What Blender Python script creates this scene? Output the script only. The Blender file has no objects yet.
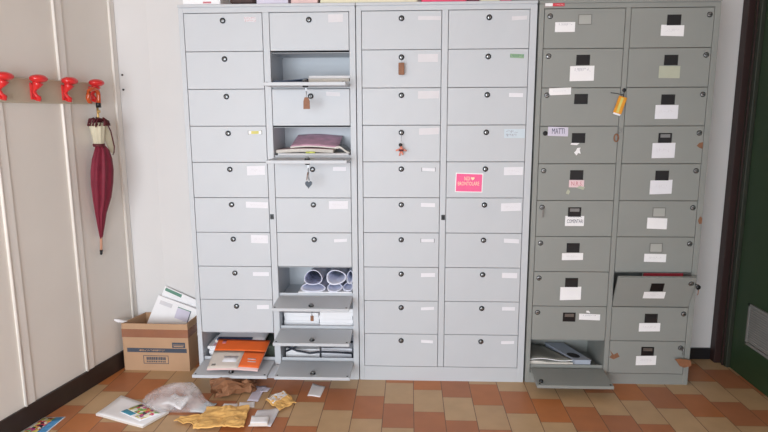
import bpy, bmesh, math, random
from mathutils import Vector, Matrix, noise
random.seed(7)
SC = bpy.context.scene
COL = SC.collection
PI = math.pi

# ------------------------------------------------------------------ materials
def lin(c):
    o = []
    for v in c[:3]:
        v /= 255.0
        o.append(v / 12.92 if v <= 0.04045 else ((v + 0.055) / 1.055) ** 2.4)
    return tuple(o) + (1.0,)

def mat(name, rgb, rough=0.6, metal=0.0, var=0.0, scale=8.0, bump=0.0, bscale=60.0, spec=0.5, alpha=1.0, trans=0.0, coat=0.0):
    m = bpy.data.materials.new(name)
    m.use_nodes = True
    nt = m.node_tree
    b = nt.nodes['Principled BSDF']
    b.inputs['Base Color'].default_value = lin(rgb)
    b.inputs['Roughness'].default_value = rough
    b.inputs['Metallic'].default_value = metal
    b.inputs['Specular IOR Level'].default_value = spec
    b.inputs['Alpha'].default_value = alpha
    b.inputs['Transmission Weight'].default_value = trans
    b.inputs['Coat Weight'].default_value = coat
    tc = nt.nodes.new('ShaderNodeTexCoord')
    if var:
        n = nt.nodes.new('ShaderNodeTexNoise')
        n.inputs['Scale'].default_value = scale
        n.inputs['Detail'].default_value = 4
        nt.links.new(tc.outputs['Object'], n.inputs['Vector'])
        mr = nt.nodes.new('ShaderNodeMapRange')
        mr.inputs['From Min'].default_value = 0.3
        mr.inputs['From Max'].default_value = 0.7
        mr.inputs['To Min'].default_value = 1 - var
        mr.inputs['To Max'].default_value = 1 + var
        nt.links.new(n.outputs['Fac'], mr.inputs['Value'])
        mx = nt.nodes.new('ShaderNodeVectorMath')
        mx.operation = 'SCALE'
        mx.inputs[0].default_value = lin(rgb)[:3]
        nt.links.new(mr.outputs['Result'], mx.inputs['Scale'])
        nt.links.new(mx.outputs['Vector'], b.inputs['Base Color'])
    if bump:
        n2 = nt.nodes.new('ShaderNodeTexNoise')
        n2.inputs['Scale'].default_value = bscale
        n2.inputs['Detail'].default_value = 5
        nt.links.new(tc.outputs['Object'], n2.inputs['Vector'])
        bp = nt.nodes.new('ShaderNodeBump')
        bp.inputs['Strength'].default_value = bump
        bp.inputs['Distance'].default_value = 0.004
        nt.links.new(n2.outputs['Fac'], bp.inputs['Height'])
        nt.links.new(bp.outputs['Normal'], b.inputs['Normal'])
    return m

M = {}
M['paint_light'] = mat('light_locker_paint', (194, 199, 205), 0.45, spec=0.4, var=0.02, scale=3, bump=0.03, bscale=7)
M['paint_grey'] = mat('grey_locker_paint', (141, 144, 141), 0.5, var=0.03, scale=4, bump=0.03, bscale=7)
M['wall'] = mat('white_plaster', (218, 217, 217), 0.85, var=0.02, scale=2, bump=0.05)
M['panel'] = mat('wall_panel_paint', (226, 221, 214), 0.6, var=0.03, scale=2.5, bump=0.04, bscale=20)
M['batten'] = mat('batten_paint', (232, 228, 222), 0.4, var=0.03, scale=6)
M['ceiling'] = mat('ceiling_paint', (170, 152, 134), 0.9, var=0.02)
M['base_dark'] = mat('dark_baseboard', (48, 36, 32), 0.5, var=0.15, scale=12)
M['base_black'] = mat('black_baseboard', (22, 22, 26), 0.5, var=0.1, scale=12)
M['brown_wood'] = mat('dark_brown_casing', (46, 27, 25), 0.5, var=0.12, scale=10)
M['green_dark'] = mat('dark_green_frame', (42, 46, 36), 0.5, var=0.1, scale=6)
M['green'] = mat('green_door_paint', (38, 60, 36), 0.5, var=0.06, scale=5)
M['vent'] = mat('grey_vent_metal', (122, 122, 120), 0.5, var=0.05)
M['vent_light'] = mat('light_grey_handle', (168, 170, 166), 0.4, var=0.05)
M['black'] = mat('black_plastic', (20, 20, 24), 0.35, var=0.1)
M['lock_dark'] = mat('dark_lock_rim', (52, 55, 58), 0.35, metal=0.6, var=0.1)
M['steel'] = mat('lock_steel', (150, 152, 154), 0.3, metal=0.9, var=0.1)
M['slot'] = mat('keyhole_black', (15, 15, 18), 0.6, var=0.1)
M['paper'] = mat('white_paper', (240, 240, 243), 0.75, var=0.02, scale=14)
M['paper_pale'] = mat('pale_label_paper', (228, 229, 236), 0.7, var=0.02, scale=20)
M['paper_faint'] = mat('faint_label_paper', (214, 213, 218), 0.6, var=0.03, scale=20)
M['paper_pink'] = mat('pinkish_label_paper', (228, 200, 206), 0.7, var=0.03, scale=20)
M['paper_blue'] = mat('bluish_label_paper', (200, 214, 224), 0.7, var=0.03, scale=20)
M['paper_lilac'] = mat('lilac_label_paper', (206, 202, 220), 0.7, var=0.05, scale=20)
M['paper_olive'] = mat('old_label_paper', (178, 182, 164), 0.7, var=0.04, scale=20)
M['green_label'] = mat('green_label_strip', (140, 172, 140), 0.6, var=0.06, scale=30)
M['yellow_label'] = mat('yellow_label_strip', (208, 200, 110), 0.6, var=0.06, scale=30)
M['red'] = mat('red_sticker', (205, 60, 75), 0.5, var=0.05, scale=30)
M['pink'] = mat('pink_sign_paper', (240, 98, 150), 0.6, var=0.03, scale=30)
M['cream_ink'] = mat('cream_lettering', (250, 225, 190), 0.6, var=0.02)
M['ink'] = mat('dark_blue_ink', (60, 60, 90), 0.7, var=0.05)
M['ink_soft'] = mat('faded_ink', (150, 150, 165), 0.7, var=0.05)
M['ink_red'] = mat('faded_red_ink', (196, 120, 130), 0.7, var=0.05)
M['hook_red'] = mat('red_hook_plastic', (218, 42, 44), 0.3, var=0.04, coat=0.3)
M['rack'] = mat('beige_rack_board', (188, 178, 158), 0.5, var=0.03, scale=6)
M['amber'] = mat('amber_handle', (190, 78, 30), 0.2, var=0.1, scale=30, coat=0.4)
M['gold'] = mat('brass_shaft', (206, 170, 110), 0.35, metal=0.7, var=0.05)
M['burgundy'] = mat('burgundy_fabric', (122, 26, 50), 0.7, var=0.12, scale=30, bump=0.2)
M['burgundy_dark'] = mat('dark_burgundy_trim', (88, 24, 34), 0.7, var=0.12, scale=40)
M['cream_cloth'] = mat('cream_fabric', (206, 200, 176), 0.8, var=0.06, scale=20, bump=0.2)
M['wood_tip'] = mat('light_wood', (200, 150, 125), 0.5, var=0.08, scale=30)
M['card'] = mat('corrugated_cardboard', (184, 149, 118), 0.8, var=0.04, scale=10, bump=0.05)
M['card_in'] = mat('cardboard_inside', (172, 138, 104), 0.85, var=0.05, scale=10)
M['tape'] = mat('brown_packing_tape', (152, 104, 80), 0.18, var=0.05, scale=15, bump=0.3, bscale=25, coat=0.5)
M['navy'] = mat('navy_print', (68, 76, 90), 0.7, var=0.05, scale=30)
M['stamp_green'] = mat('green_print_bar', (92, 140, 122), 0.6, var=0.04)
M['kraft_yellow'] = mat('yellow_padded_envelope', (230, 182, 108), 0.65, var=0.07, scale=14, bump=0.3, bscale=35)
M['kraft_brown'] = mat('brown_bag_paper', (146, 102, 72), 0.75, var=0.08, scale=14, bump=0.5, bscale=30)
M['fob_brown'] = mat('brown_leather_fob', (140, 94, 66), 0.6, var=0.12, scale=60)
M['fob_dark'] = mat('dark_teal_fob', (34, 52, 70), 0.45, var=0.1, scale=60)
M['fob_orange'] = mat('orange_tag', (222, 150, 40), 0.4, var=0.12, scale=40)
M['rust'] = mat('brown_tape_scrap', (132, 92, 68), 0.7, var=0.15, scale=50)
M['coral'] = mat('coral_toy', (226, 140, 120), 0.6, var=0.1, scale=60)
M['orange'] = mat('orange_cover', (240, 112, 50), 0.5, var=0.04, scale=14)
M['greige'] = mat('pale_cover_panel', (212, 204, 196), 0.5, var=0.04, scale=14)
M['magenta_cover'] = mat('dusky_pink_cover', (224, 178, 198), 0.5, var=0.18, scale=22)
M['skin_pink'] = mat('pale_pink_cover', (220, 190, 188), 0.6, var=0.06, scale=18)
M['blue_cover'] = mat('dark_blue_cover', (48, 68, 100), 0.5, var=0.1, scale=20)
M['dark_print'] = mat('dark_magazine_cover', (52, 62, 50), 0.5, var=0.4, scale=60)
M['grey_mag'] = mat('grey_cover', (136, 136, 130), 0.45, var=0.06, scale=14)
M['bluegrey'] = mat('blue_grey_folder', (170, 178, 192), 0.5, var=0.05, scale=14)
M['pages'] = mat('page_edges', (218, 212, 204), 0.8, var=0.05, scale=80)
M['cream'] = mat('cream_carton', (222, 216, 190), 0.7, var=0.03)
M['folder_pink'] = mat('pink_folder', (232, 56, 110), 0.5, var=0.04)
M['maroon'] = mat('maroon_folder', (110, 30, 60), 0.5, var=0.06)
M['bag_dark'] = mat('dark_brown_bag', (70, 52, 50), 0.7, var=0.1, scale=30)
M['roll'] = mat('lavender_white_sheet', (222, 225, 240), 0.45, var=0.05, scale=30)
M['roll_in'] = mat('patterned_sheet_inside', (222, 226, 242), 0.5, var=0.06, scale=40)
M['roll_pattern'] = mat('dark_patterned_sheet_inside', (140, 146, 176), 0.6, var=0.6, scale=45)
M['cable'] = mat('black_cable', (34, 38, 52), 0.5, var=0.1)
M['teal'] = mat('teal_print', (60, 150, 180), 0.5, var=0.15, scale=60)
M['sky'] = mat('sky_blue_print', (90, 160, 215), 0.5, var=0.15, scale=60)
M['lime'] = mat('yellow_green_print', (200, 205, 80), 0.5, var=0.2, scale=60)
M['rosy'] = mat('rose_red_print', (214, 62, 92), 0.5, var=0.15, scale=60)

def plastic_film():
    m = mat('clear_plastic_film', (238, 236, 240), 0.25, var=0.03, scale=20, bump=0.8, bscale=28)
    nt = m.node_tree
    b = nt.nodes['Principled BSDF']
    out = nt.nodes['Material Output']
    tr = nt.nodes.new('ShaderNodeBsdfTransparent')
    mx = nt.nodes.new('ShaderNodeMixShader')
    n = nt.nodes.new('ShaderNodeTexNoise'); n.inputs['Scale'].default_value = 14
    mr = nt.nodes.new('ShaderNodeMapRange')
    mr.inputs['From Min'].default_value = 0.35; mr.inputs['From Max'].default_value = 0.65
    mr.inputs['To Min'].default_value = 0.16; mr.inputs['To Max'].default_value = 0.45
    tc = nt.nodes.new('ShaderNodeTexCoord')
    nt.links.new(tc.outputs['Object'], n.inputs['Vector'])
    nt.links.new(n.outputs['Fac'], mr.inputs['Value'])
    nt.links.new(mr.outputs['Result'], mx.inputs['Fac'])
    nt.links.new(tr.outputs[0], mx.inputs[1]); nt.links.new(b.outputs[0], mx.inputs[2])
    nt.links.new(mx.outputs[0], out.inputs['Surface'])
    return m
M['film'] = plastic_film()
def comic_print():
    m = mat('colourful_comic_print', (200, 190, 110), 0.45)
    nt = m.node_tree; b = nt.nodes['Principled BSDF']
    tc = nt.nodes.new('ShaderNodeTexCoord')
    v = nt.nodes.new('ShaderNodeTexVoronoi'); v.inputs['Scale'].default_value = 68
    nt.links.new(tc.outputs['Object'], v.inputs['Vector'])
    wn = nt.nodes.new('ShaderNodeTexWhiteNoise'); wn.noise_dimensions = '3D'
    nt.links.new(v.outputs['Color'], wn.inputs['Vector'])
    cr = nt.nodes.new('ShaderNodeValToRGB'); cr.color_ramp.interpolation = 'CONSTANT'
    cols = [(206, 198, 96), (230, 226, 205), (206, 70, 88), (210, 204, 110), (60, 50, 62), (120, 178, 90), (232, 160, 70), (190, 70, 140), (235, 235, 230)]
    while len(cr.color_ramp.elements) < len(cols): cr.color_ramp.elements.new(0.5)
    for i, c_ in enumerate(cols):
        cr.color_ramp.elements[i].position = i / len(cols); cr.color_ramp.elements[i].color = lin(c_)
    nt.links.new(wn.outputs['Value'], cr.inputs['Fac']); nt.links.new(cr.outputs['Color'], b.inputs['Base Color'])
    return m
M['comic'] = comic_print()

def floor_material():
    m = mat('glazed_floor_tiles', (190, 150, 110), 0.42, spec=0.4)
    nt = m.node_tree; N = nt.nodes; L = nt.links
    b = N['Principled BSDF']
    tc = N.new('ShaderNodeTexCoord'); sx = N.new('ShaderNodeSeparateXYZ')
    L.new(tc.outputs['Object'], sx.inputs[0])
    def mth(op, a, bb=None, c=None):
        n = N.new('ShaderNodeMath'); n.operation = op
        for i, v in enumerate((a, bb, c)):
            if v is None: continue
            if isinstance(v, (int, float)): n.inputs[i].default_value = v
            else: L.new(v, n.inputs[i])
        return n.outputs[0]
    W, LL = 0.1450, 0.2245
    u = mth('DIVIDE', mth('SUBTRACT', sx.outputs['X'], 0.1405), W)
    ci = mth('FLOOR', u); uf = mth('SUBTRACT', u, ci)
    v = mth('DIVIDE', mth('ADD', mth('SUBTRACT', sx.outputs['Y'], -0.032), mth('MULTIPLY', ci, LL / 3)), LL)
    ri = mth('FLOOR', v); vf = mth('SUBTRACT', v, ri)
    par = mth('FLOORED_MODULO', ri, 2.0)          # 1 = beige, 0 = terracotta
    cb = N.new('ShaderNodeCombineXYZ'); L.new(ci, cb.inputs[0]); L.new(ri, cb.inputs[1])
    wn = N.new('ShaderNodeTexWhiteNoise'); wn.noise_dimensions = '2D'; L.new(cb.outputs[0], wn.inputs['Vector'])
    r1 = N.new('ShaderNodeMix'); r1.data_type = 'RGBA'
    r1.inputs['A'].default_value = lin((172, 112, 78)); r1.inputs['B'].default_value = lin((186, 116, 66))
    L.new(wn.outputs['Value'], r1.inputs['Factor'])
    r2 = N.new('ShaderNodeMix'); r2.data_type = 'RGBA'
    r2.inputs['A'].default_value = lin((188, 154, 116)); r2.inputs['B'].default_value = lin((194, 162, 124))
    L.new(wn.outputs['Value'], r2.inputs['Factor'])
    mx = N.new('ShaderNodeMix'); mx.data_type = 'RGBA'
    L.new(par, mx.inputs['Factor']); L.new(r1.outputs['Result'], mx.inputs['A']); L.new(r2.outputs['Result'], mx.inputs['B'])
    # grout
    ex = mth('MINIMUM', uf, mth('SUBTRACT', 1.0, uf)); ey = mth('MINIMUM', vf, mth('SUBTRACT', 1.0, vf))
    gx = mth('LESS_THAN', ex, 0.012); gy = mth('LESS_THAN', ey, 0.003)
    g = mth('MAXIMUM', gx, gy)
    gm = N.new('ShaderNodeMix'); gm.data_type = 'RGBA'
    L.new(g, gm.inputs['Factor']); L.new(mx.outputs['Result'], gm.inputs['A']); gm.inputs['B'].default_value = lin((112, 84, 62))
    ns = N.new('ShaderNodeTexNoise'); ns.inputs['Scale'].default_value = 9; ns.inputs['Detail'].default_value = 5
    L.new(tc.outputs['Object'], ns.inputs['Vector'])
    mr = N.new('ShaderNodeMapRange'); mr.inputs['From Min'].default_value = 0.3; mr.inputs['From Max'].default_value = 0.7
    mr.inputs['To Min'].default_value = 0.93; mr.inputs['To Max'].default_value = 1.06
    L.new(ns.outputs['Fac'], mr.inputs['Value'])
    sc = N.new('ShaderNodeVectorMath'); sc.operation = 'SCALE'
    L.new(gm.outputs['Result'], sc.inputs[0]); L.new(mr.outputs['Result'], sc.inputs['Scale'])
    L.new(sc.outputs['Vector'], b.inputs['Base Color'])
    return m
M['floor'] = floor_material()

# ------------------------------------------------------------------ mesh helpers
class MB:
    def __init__(s):
        s.bm = bmesh.new(); s.mats = []
    def mi(s, m):
        if m not in s.mats: s.mats.append(m)
        return s.mats.index(m)
    def face(s, vs, m, smooth=False):
        try:
            f = s.bm.faces.new(vs)
        except ValueError:
            return None
        f.material_index = s.mi(m); f.smooth = smooth
        return f
    def box(s, x0, y0, z0, x1, y1, z1, m, bevel=0.0, T=None):
        c = [(x0, y0, z0), (x1, y0, z0), (x1, y1, z0), (x0, y1, z0), (x0, y0, z1), (x1, y0, z1), (x1, y1, z1), (x0, y1, z1)]
        v = [s.bm.verts.new(T(*p) if T else p) for p in c]
        fs = [s.face([v[i] for i in q], m) for q in ((0, 3, 2, 1), (4, 5, 6, 7), (0, 1, 5, 4), (1, 2, 6, 5), (2, 3, 7, 6), (3, 0, 4, 7))]
        if bevel:
            es = list({e for f in fs for e in f.edges})
            r = bmesh.ops.bevel(s.bm, geom=es, offset=bevel, segments=1, affect='EDGES', profile=0.5)
            for f in r['faces']: f.material_index = s.mi(m)
        return s
    def prism(s, pts, axis, a0, a1, m, T=None, taper=None):
        """polygon pts in the two other axes, extruded from a0 to a1 along axis."""
        def mk(p, a):
            q = {'x': (a, p[0], p[1]), 'y': (p[0], a, p[1]), 'z': (p[0], p[1], a)}[axis]
            return s.bm.verts.new(T(*q) if T else q)
        A = [mk(p, a0) for p in pts]; B = [mk(p, a1) for p in pts]
        n = len(pts)
        s.face(A[::-1], m); s.face(B, m)
        for i in range(n): s.face([A[i], A[(i + 1) % n], B[(i + 1) % n], B[i]], m)
        return s
    def ring(s, c, ux, uy, rx, ry, n, f=None):
        out = []
        for i in range(n):
            a = 2 * PI * i / n
            k = f(a) if f else 1.0
            out.append(s.bm.verts.new(c + ux * (math.cos(a) * rx * k) + uy * (math.sin(a) * ry * k)))
        return out
    def loft(s, rings, m, caps=(True, True), smooth=True):
        for A, B in zip(rings, rings[1:]):
            n = len(A)
            for i in range(n): s.face([A[i], A[(i + 1) % n], B[(i + 1) % n], B[i]], m, smooth)
        if caps[0]: s.face(rings[0][::-1], m, smooth)
        if caps[1]: s.face(rings[-1], m, smooth)
        return s
    def tube(s, pts, r, m, n=8, rr=None):
        pts = [Vector(p) for p in pts]
        rings = []
        up = Vector((0.12, 0.33, 0.93))
        for i, p in enumerate(pts):
            d = (pts[min(i + 1, len(pts) - 1)] - pts[max(i - 1, 0)]).normalized()
            a = d.cross(up)
            if a.length < 0.05: a = d.cross(Vector((1, 0, 0)))
            a.normalize(); b = d.cross(a)
            q = rr[i] if rr else r
            rings.append(s.ring(p, a, b, q, q, n))
        return s.loft(rings, m)
    def lathe(s, prof, c, ax, m, n=16, f=None, caps=(True, True)):
        """prof list of (radius, distance along ax)"""
        ax = Vector(ax).normalized(); c = Vector(c)
        a = ax.cross(Vector((0, 0, 1)))
        if a.length < 0.1: a = Vector((1, 0, 0))
        a.normalize(); b = ax.cross(a)
        rings = [s.ring(c + ax * d, a, b, r, r, n, (lambda t, i=i: f(t, i)) if f else None) for i, (r, d) in enumerate(prof)]
        return s.loft(rings, m, caps)
    def ellipsoid(s, c, rx, ry, rz, m, T=None, n=14, k=8):
        c = Vector(c)
        rings = []
        for j in range(1, k):
            ph = PI * j / k
            vs = []
            for i in range(n):
                a = 2 * PI * i / n
                p = (c.x + rx * math.sin(ph) * math.cos(a), c.y + ry * math.sin(ph) * math.sin(a), c.z + rz * math.cos(ph))
                vs.append(s.bm.verts.new(T(*p) if T else p))
            rings.append(vs)
        s.loft(rings, m)
        return s
    def sheet(s, P, nu, nv, hf, th, m, m2=None):
        """closed thin sheet; P(u,v)->(x,y) ; hf(u,v)->z of the underside"""
        top, bot = [], []
        for j in range(nv + 1):
            rt, rb = [], []
            for i in range(nu + 1):
                u, v = i / nu, j / nv
                x, y = P(u, v); z = hf(u, v)
                rt.append(s.bm.verts.new((x, y, z + th))); rb.append(s.bm.verts.new((x, y, z)))
            top.append(rt); bot.append(rb)
        m2 = m2 or m
        for j in range(nv):
            for i in range(nu):
                s.face([top[j][i], top[j][i + 1], top[j + 1][i + 1], top[j + 1][i]], m, True)
                s.face([bot[j][i], bot[j + 1][i], bot[j + 1][i + 1], bot[j][i + 1]], m2, True)
        for i in range(nu):
            s.face([bot[0][i], bot[0][i + 1], top[0][i + 1], top[0][i]], m2)
            s.face([bot[nv][i + 1], bot[nv][i], top[nv][i], top[nv][i + 1]], m2)
        for j in range(nv):
            s.face([bot[j + 1][0], bot[j][0], top[j][0], top[j + 1][0]], m2)
            s.face([bot[j][nu], bot[j + 1][nu], top[j + 1][nu], top[j][nu]], m2)
        return s
    def text(s, body, x0, z0, x1, z1, y, m, depth=0.0006, rot=None):
        cu = bpy.data.curves.new('lettering', 'FONT'); cu.body = body; cu.extrude = depth / 2; cu.resolution_u = 2
        cu.align_x = 'LEFT'
        ob = bpy.data.objects.new('lettering', cu); COL.objects.link(ob)
        bpy.context.view_layer.update()
        me = bpy.data.meshes.new_from_object(ob.evaluated_get(bpy.context.evaluated_depsgraph_get()))
        bpy.data.objects.remove(ob)
        xs = [v.co.x for v in me.vertices]; ys = [v.co.y for v in me.vertices]
        ax, bx, ay, by = min(xs), max(xs), min(ys), max(ys)
        vs = []
        for v in me.vertices:
            px = x0 + (v.co.x - ax) / (bx - ax) * (x1 - x0); pz = z0 + (v.co.y - ay) / (by - ay) * (z1 - z0)
            p = (px, y - v.co.z, pz)
            vs.append(s.bm.verts.new(rot(*p) if rot else p))
        for p in me.polygons: s.face([vs[i] for i in p.vertices], m)
        bpy.data.meshes.remove(me)
        return s
    def scribble(s, x0, z0, x1, z1, y, m, seed=0, w=0.0012, lines=1):
        rd = random.Random(seed)
        for l in range(lines):
            zc = z1 - (l + 0.5) * (z1 - z0) / lines
            h = (z1 - z0) / lines * 0.38
            x = x0
            while x < x1 - 0.004:
                zz = zc + rd.uniform(-h, h * 0.4)
                xx = x + rd.uniform(0.002, 0.006)
                s.box(x, y - 0.0008, zz, x + w, y + 0.0002, zc + h, m) if rd.random() < 0.5 else s.box(x, y - 0.0008, zz, min(xx, x1), y + 0.0002, zz + w, m)
                x = xx + rd.uniform(0.0, 0.0025)
        return s
    def mesh(s, name):
        me = bpy.data.meshes.new(name)
        bmesh.ops.recalc_face_normals(s.bm, faces=s.bm.faces)
        s.bm.to_mesh(me); s.bm.free()
        for m in s.mats: me.materials.append(m)
        return me
    def build(s, name, parent=None, loc=None, **kw):
        o = bpy.data.objects.new(name, s.mesh(name)); COL.objects.link(o)
        if parent: o.parent = parent
        if loc: o.location = loc
        for k, v in kw.items(): o[k] = v
        return o

def tag(o, label, cat, group=None):
    o['label'] = label; o['category'] = cat
    if group: o['group'] = group
    return o
def thing(name, label, cat, loc=(0, 0, 0), group=None, rot=(0, 0, 0)):
    o = bpy.data.objects.new(name, None); COL.objects.link(o)
    o.location = loc; o.rotation_euler = rot; o.empty_display_size = 0.05
    return tag(o, label, cat, group)
def inst(name, me, parent, loc=(0, 0, 0), rot=(0, 0, 0)):
    o = bpy.data.objects.new(name, me); COL.objects.link(o); o.parent = parent; o.location = loc; o.rotation_euler = rot
    return o
def struct(o): o['kind'] = 'structure'; return o
def jit(x, y, z, a, f=20.0, seed=0.0):
    return noise.noise(Vector((x * f + seed * 3.7, y * f - seed * 1.9, z * f + seed))) * a

# ------------------------------------------------------------------ the room
YB = 0.340
BW = lambda x: 0.2905 + 0.0163 * (x + 1.4)        # face of the back wall
TX, TY = 0.19881, 0.98004            # direction of the left wall
AX, AY = -1.3614, 0.0
def LW(s, d, z): return (AX + s * TX + d * TY, AY + s * TY - d * TX, z)   # left wall frame: along, off the wall, up
CEIL = 2.9
YF = -4.6
LS = (YF - AY) / TY
fl = MB(); fl.box(-2.7, YF - 0.1, -0.05, 2.4, YB + 0.1, 0.0, M['floor']); struct(fl.build('floor'))
c = MB(); c.box(-2.7, YF - 0.1, CEIL, 2.4, YB + 0.1, CEIL + 0.05, M['ceiling']); struct(c.build('ceiling'))
w = MB(); w.prism([(-1.6, 0.183), (-1.310, 0.2556), (-1.15, BW(-1.15)), (2.4, BW(2.4)), (2.4, 0.46), (-1.6, 0.40)], 'z', 0, CEIL, M['wall'])
struct(w.build('wall_back'))
wl = MB(); wl.box(LS - 0.1, -0.06, 0, 0.40, 0.0, CEIL, M['panel'], T=LW)
lw = struct(wl.build('wall_left'))
k = 0
for s0 in [0.218 - 0.381 * i for i in range(0, 13)]:
    b = MB()
    w_ = 0.085 if k else 0.064
    b.box(s0, -0.001, 0.098, s0 + w_ * 0.66, 0.007, CEIL - 0.01, M['batten'], bevel=0.002, T=LW)
    b.tube([LW(s0 + 0.004, 0.008, 0.099), LW(s0 + 0.004, 0.008, CEIL - 0.02)], 0.0055, M['batten'], 8)
    k += 1
    struct(b.build('trim_%d' % k))
b = MB(); b.box(LS, -0.001, 0.0, 0.262, 0.012, 0.098, M['base_dark'], bevel=0.002, T=LW); struct(b.build('baseboard_left'))
b = MB()
for xa, xb_, hh, mm in ((-1.15, -0.87, 0.075, 'base_dark'), (1.715, 1.985, 0.066, 'base_black')):
    b.prism([(xa, BW(xa) - 0.012), (xb_, BW(xb_) - 0.012), (xb_, BW(xb_) + 0.001), (xa, BW(xa) + 0.001)], 'z', 0, hh, M[mm])
struct(b.build('baseboard_back'))
# small nails in the back wall
for z_, x_ in ((1.606, -1.287), (1.528, -1.287)):
    n_ = MB(); n_.lathe([(0.004, -0.002), (0.004, 0.004), (0.0055, 0.005), (0.0055, 0.0065), (0.002, 0.0075)], (x_, 0.262, z_), (0, -1, 0), M['black'], 10)
    tag(n_.build('wall_nail'), ('upper' if z_ > 1.55 else 'lower') + ' small dark nail in the white wall beside the last red hook', 'nail', 'nails beside the coat rack')
# right wall with the green door
b = MB(); b.box(2.06, -0.90, 2.12, 2.16, 0.34, CEIL, M['wall']); b.box(2.06, YF, 0, 2.16, -0.90, CEIL, M['wall']); b.box(2.075, 0.30, 0, 2.16, YB + 0.02, 2.12, M['wall'])
struct(b.build('wall_right'))
b = MB()
b.box(1.985, 0.285, 0, 2.075, YB, 2.10, M['brown_wood'], bevel=0.003)
b.box(1.985, -0.90, 2.10, 2.075, YB, 2.16, M['brown_wood'], bevel=0.003)
struct(b.build('trim_20'))
d = MB()
d.box(2.018, 0.222, 0, 2.09, 0.285, 2.10, M['green_dark'], bevel=0.003)
d.box(2.012, 0.252, 0, 2.02, 0.262, 2.10, M['brown_wood'], bevel=0.001)
d.box(2.018, -0.88, 2.04, 2.09, 0.222, 2.10, M['green_dark'], bevel=0.003)
d.box(2.018, -0.90, 0, 2.09, -0.84, 2.04, M['green_dark'], bevel=0.003)
dr = struct(d.build('door_1'))
p = MB(); p.box(2.034, -0.84, 0.006, 2.07, 0.214, 2.04, M['green'], bevel=0.002)
leaf = p.build('door_leaf', dr)
v = MB()
y0, y1, z0, z1 = -0.38, 0.083, 0.198, 0.418
for q in ((y0, y1, z0, z0 + 0.014), (y0, y1, z1 - 0.014, z1), (y0, y0 + 0.014, z0, z1), (y1 - 0.012, y1, z0, z1)):
    v.box(2.024, q[0], q[2], 2.0335, q[1], q[3], M['vent'])
z = z0 + 0.018
while z < z1 - 0.018:
    v.prism([(2.0262, z), (2.0335, z + 0.009), (2.0335, z + 0.012), (2.0262, z + 0.003)], 'y', y0 + 0.01, y1 - 0.01, M['vent'])
    z += 0.0125
v.build('vent_grille', leaf, label='grey louvred vent low in the green door')
# wall behind the photographer, with a wide window
b = MB(); wx0, wx1, wz0, wz1 = -2.2, 0.4, 0.15, 2.15
b.box(-2.7, YF - 0.1, 0, wx0, YF, CEIL, M['wall']); b.box(wx1, YF - 0.1, 0, 2.4, YF, CEIL, M['wall'])
b.box(wx0, YF - 0.1, 0, wx1, YF, wz0, M['wall']); b.box(wx0, YF - 0.1, wz1, wx1, YF, CEIL, M['wall'])
struct(b.build('wall_front'))
b = MB()
for x in (wx0, (wx0 + wx1) / 2 - 0.02, wx1 - 0.05): b.box(x, YF - 0.08, wz0, x + 0.05, YF - 0.03, wz1, M['batten'])
b.box(wx0, YF - 0.08, wz0, wx1, YF - 0.03, wz0 + 0.05, M['batten']); b.box(wx0, YF - 0.08, wz1 - 0.05, wx1, YF - 0.03, wz1, M['batten'])
struct(b.build('window_1'))

# ------------------------------------------------------------------ lockers
LABELS = {'A': {1: (-0.54, 1.834, -0.482, 1.857), 4: (-0.544, 1.298, -0.474, 1.312), 5: (-0.558, 1.092, -0.466, 1.138), 6: (-0.571, 0.924, -0.457, 0.955), 7: (-0.552, 0.741, -0.464, 0.783), 8: (-0.55, 0.566, -0.466, 0.587), 9: (-0.536, 0.387, -0.473, 0.409)}, 'B': {1: (-0.132, 1.829, -0.06, 1.866), 3: (-0.149, 1.481, -0.08, 1.5), 5: (-0.122, 1.113, -0.056, 1.133), 6: (-0.146, 0.92, -0.049, 0.961), 7: (-0.123, 0.749, -0.057, 0.765)}, 'C': {1: (0.299, 1.834, 0.408, 1.852), 2: (0.3, 1.64, 0.396, 1.677), 3: (0.301, 1.467, 0.403, 1.503), 4: (0.307, 1.293, 0.405, 1.325), 5: (0.323, 1.113, 0.388, 1.128), 6: (0.319, 0.932, 0.39, 0.952), 7: (0.321, 0.752, 0.387, 0.767), 8: (0.322, 0.568, 0.394, 0.589), 9: (0.323, 0.391, 0.391, 0.407), 10: (0.325, 0.211, 0.387, 0.227)}, 'D': {1: (0.743, 1.83, 0.814, 1.848), 2: (0.74, 1.655, 0.806, 1.674), 3: (0.741, 1.472, 0.808, 1.491), 4: (0.723, 1.275, 0.824, 1.319), 5: (0.728, 1.093, 0.821, 1.133), 6: (0.719, 0.913, 0.818, 0.953), 7: (0.739, 0.749, 0.814, 0.77), 8: (0.735, 0.566, 0.811, 0.593), 9: (0.74, 0.393, 0.806, 0.412), 10: (0.741, 0.211, 0.808, 0.227)}, 'E': {1: (0.947, 1.773, 1.04, 1.818), 2: (1.027, 1.546, 1.141, 1.616), 3: (0.932, 1.481, 1.036, 1.514), 4: (0.935, 1.284, 1.032, 1.328), 5: (1.049, 1.032, 1.122, 1.069), 6: (1.039, 0.838, 1.132, 0.889), 7: (1.032, 0.663, 1.137, 0.699), 8: (1.032, 0.453, 1.137, 0.522), 9: (1.134, 0.347, 1.24, 0.379)}, 'F': {1: (1.44, 1.75, 1.546, 1.8), 2: (1.445, 1.557, 1.543, 1.613), 3: (1.441, 1.365, 1.549, 1.431), 4: (1.44, 1.177, 1.549, 1.25), 5: (1.443, 1.0, 1.549, 1.069), 6: (1.442, 0.825, 1.539, 0.88), 7: (1.44, 0.656, 1.548, 0.697), 8: (1.398, 0.467, 1.508, 0.504), 9: (1.44, 0.289, 1.546, 0.334), 10: (1.437, 0.106, 1.539, 0.156)}}
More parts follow.
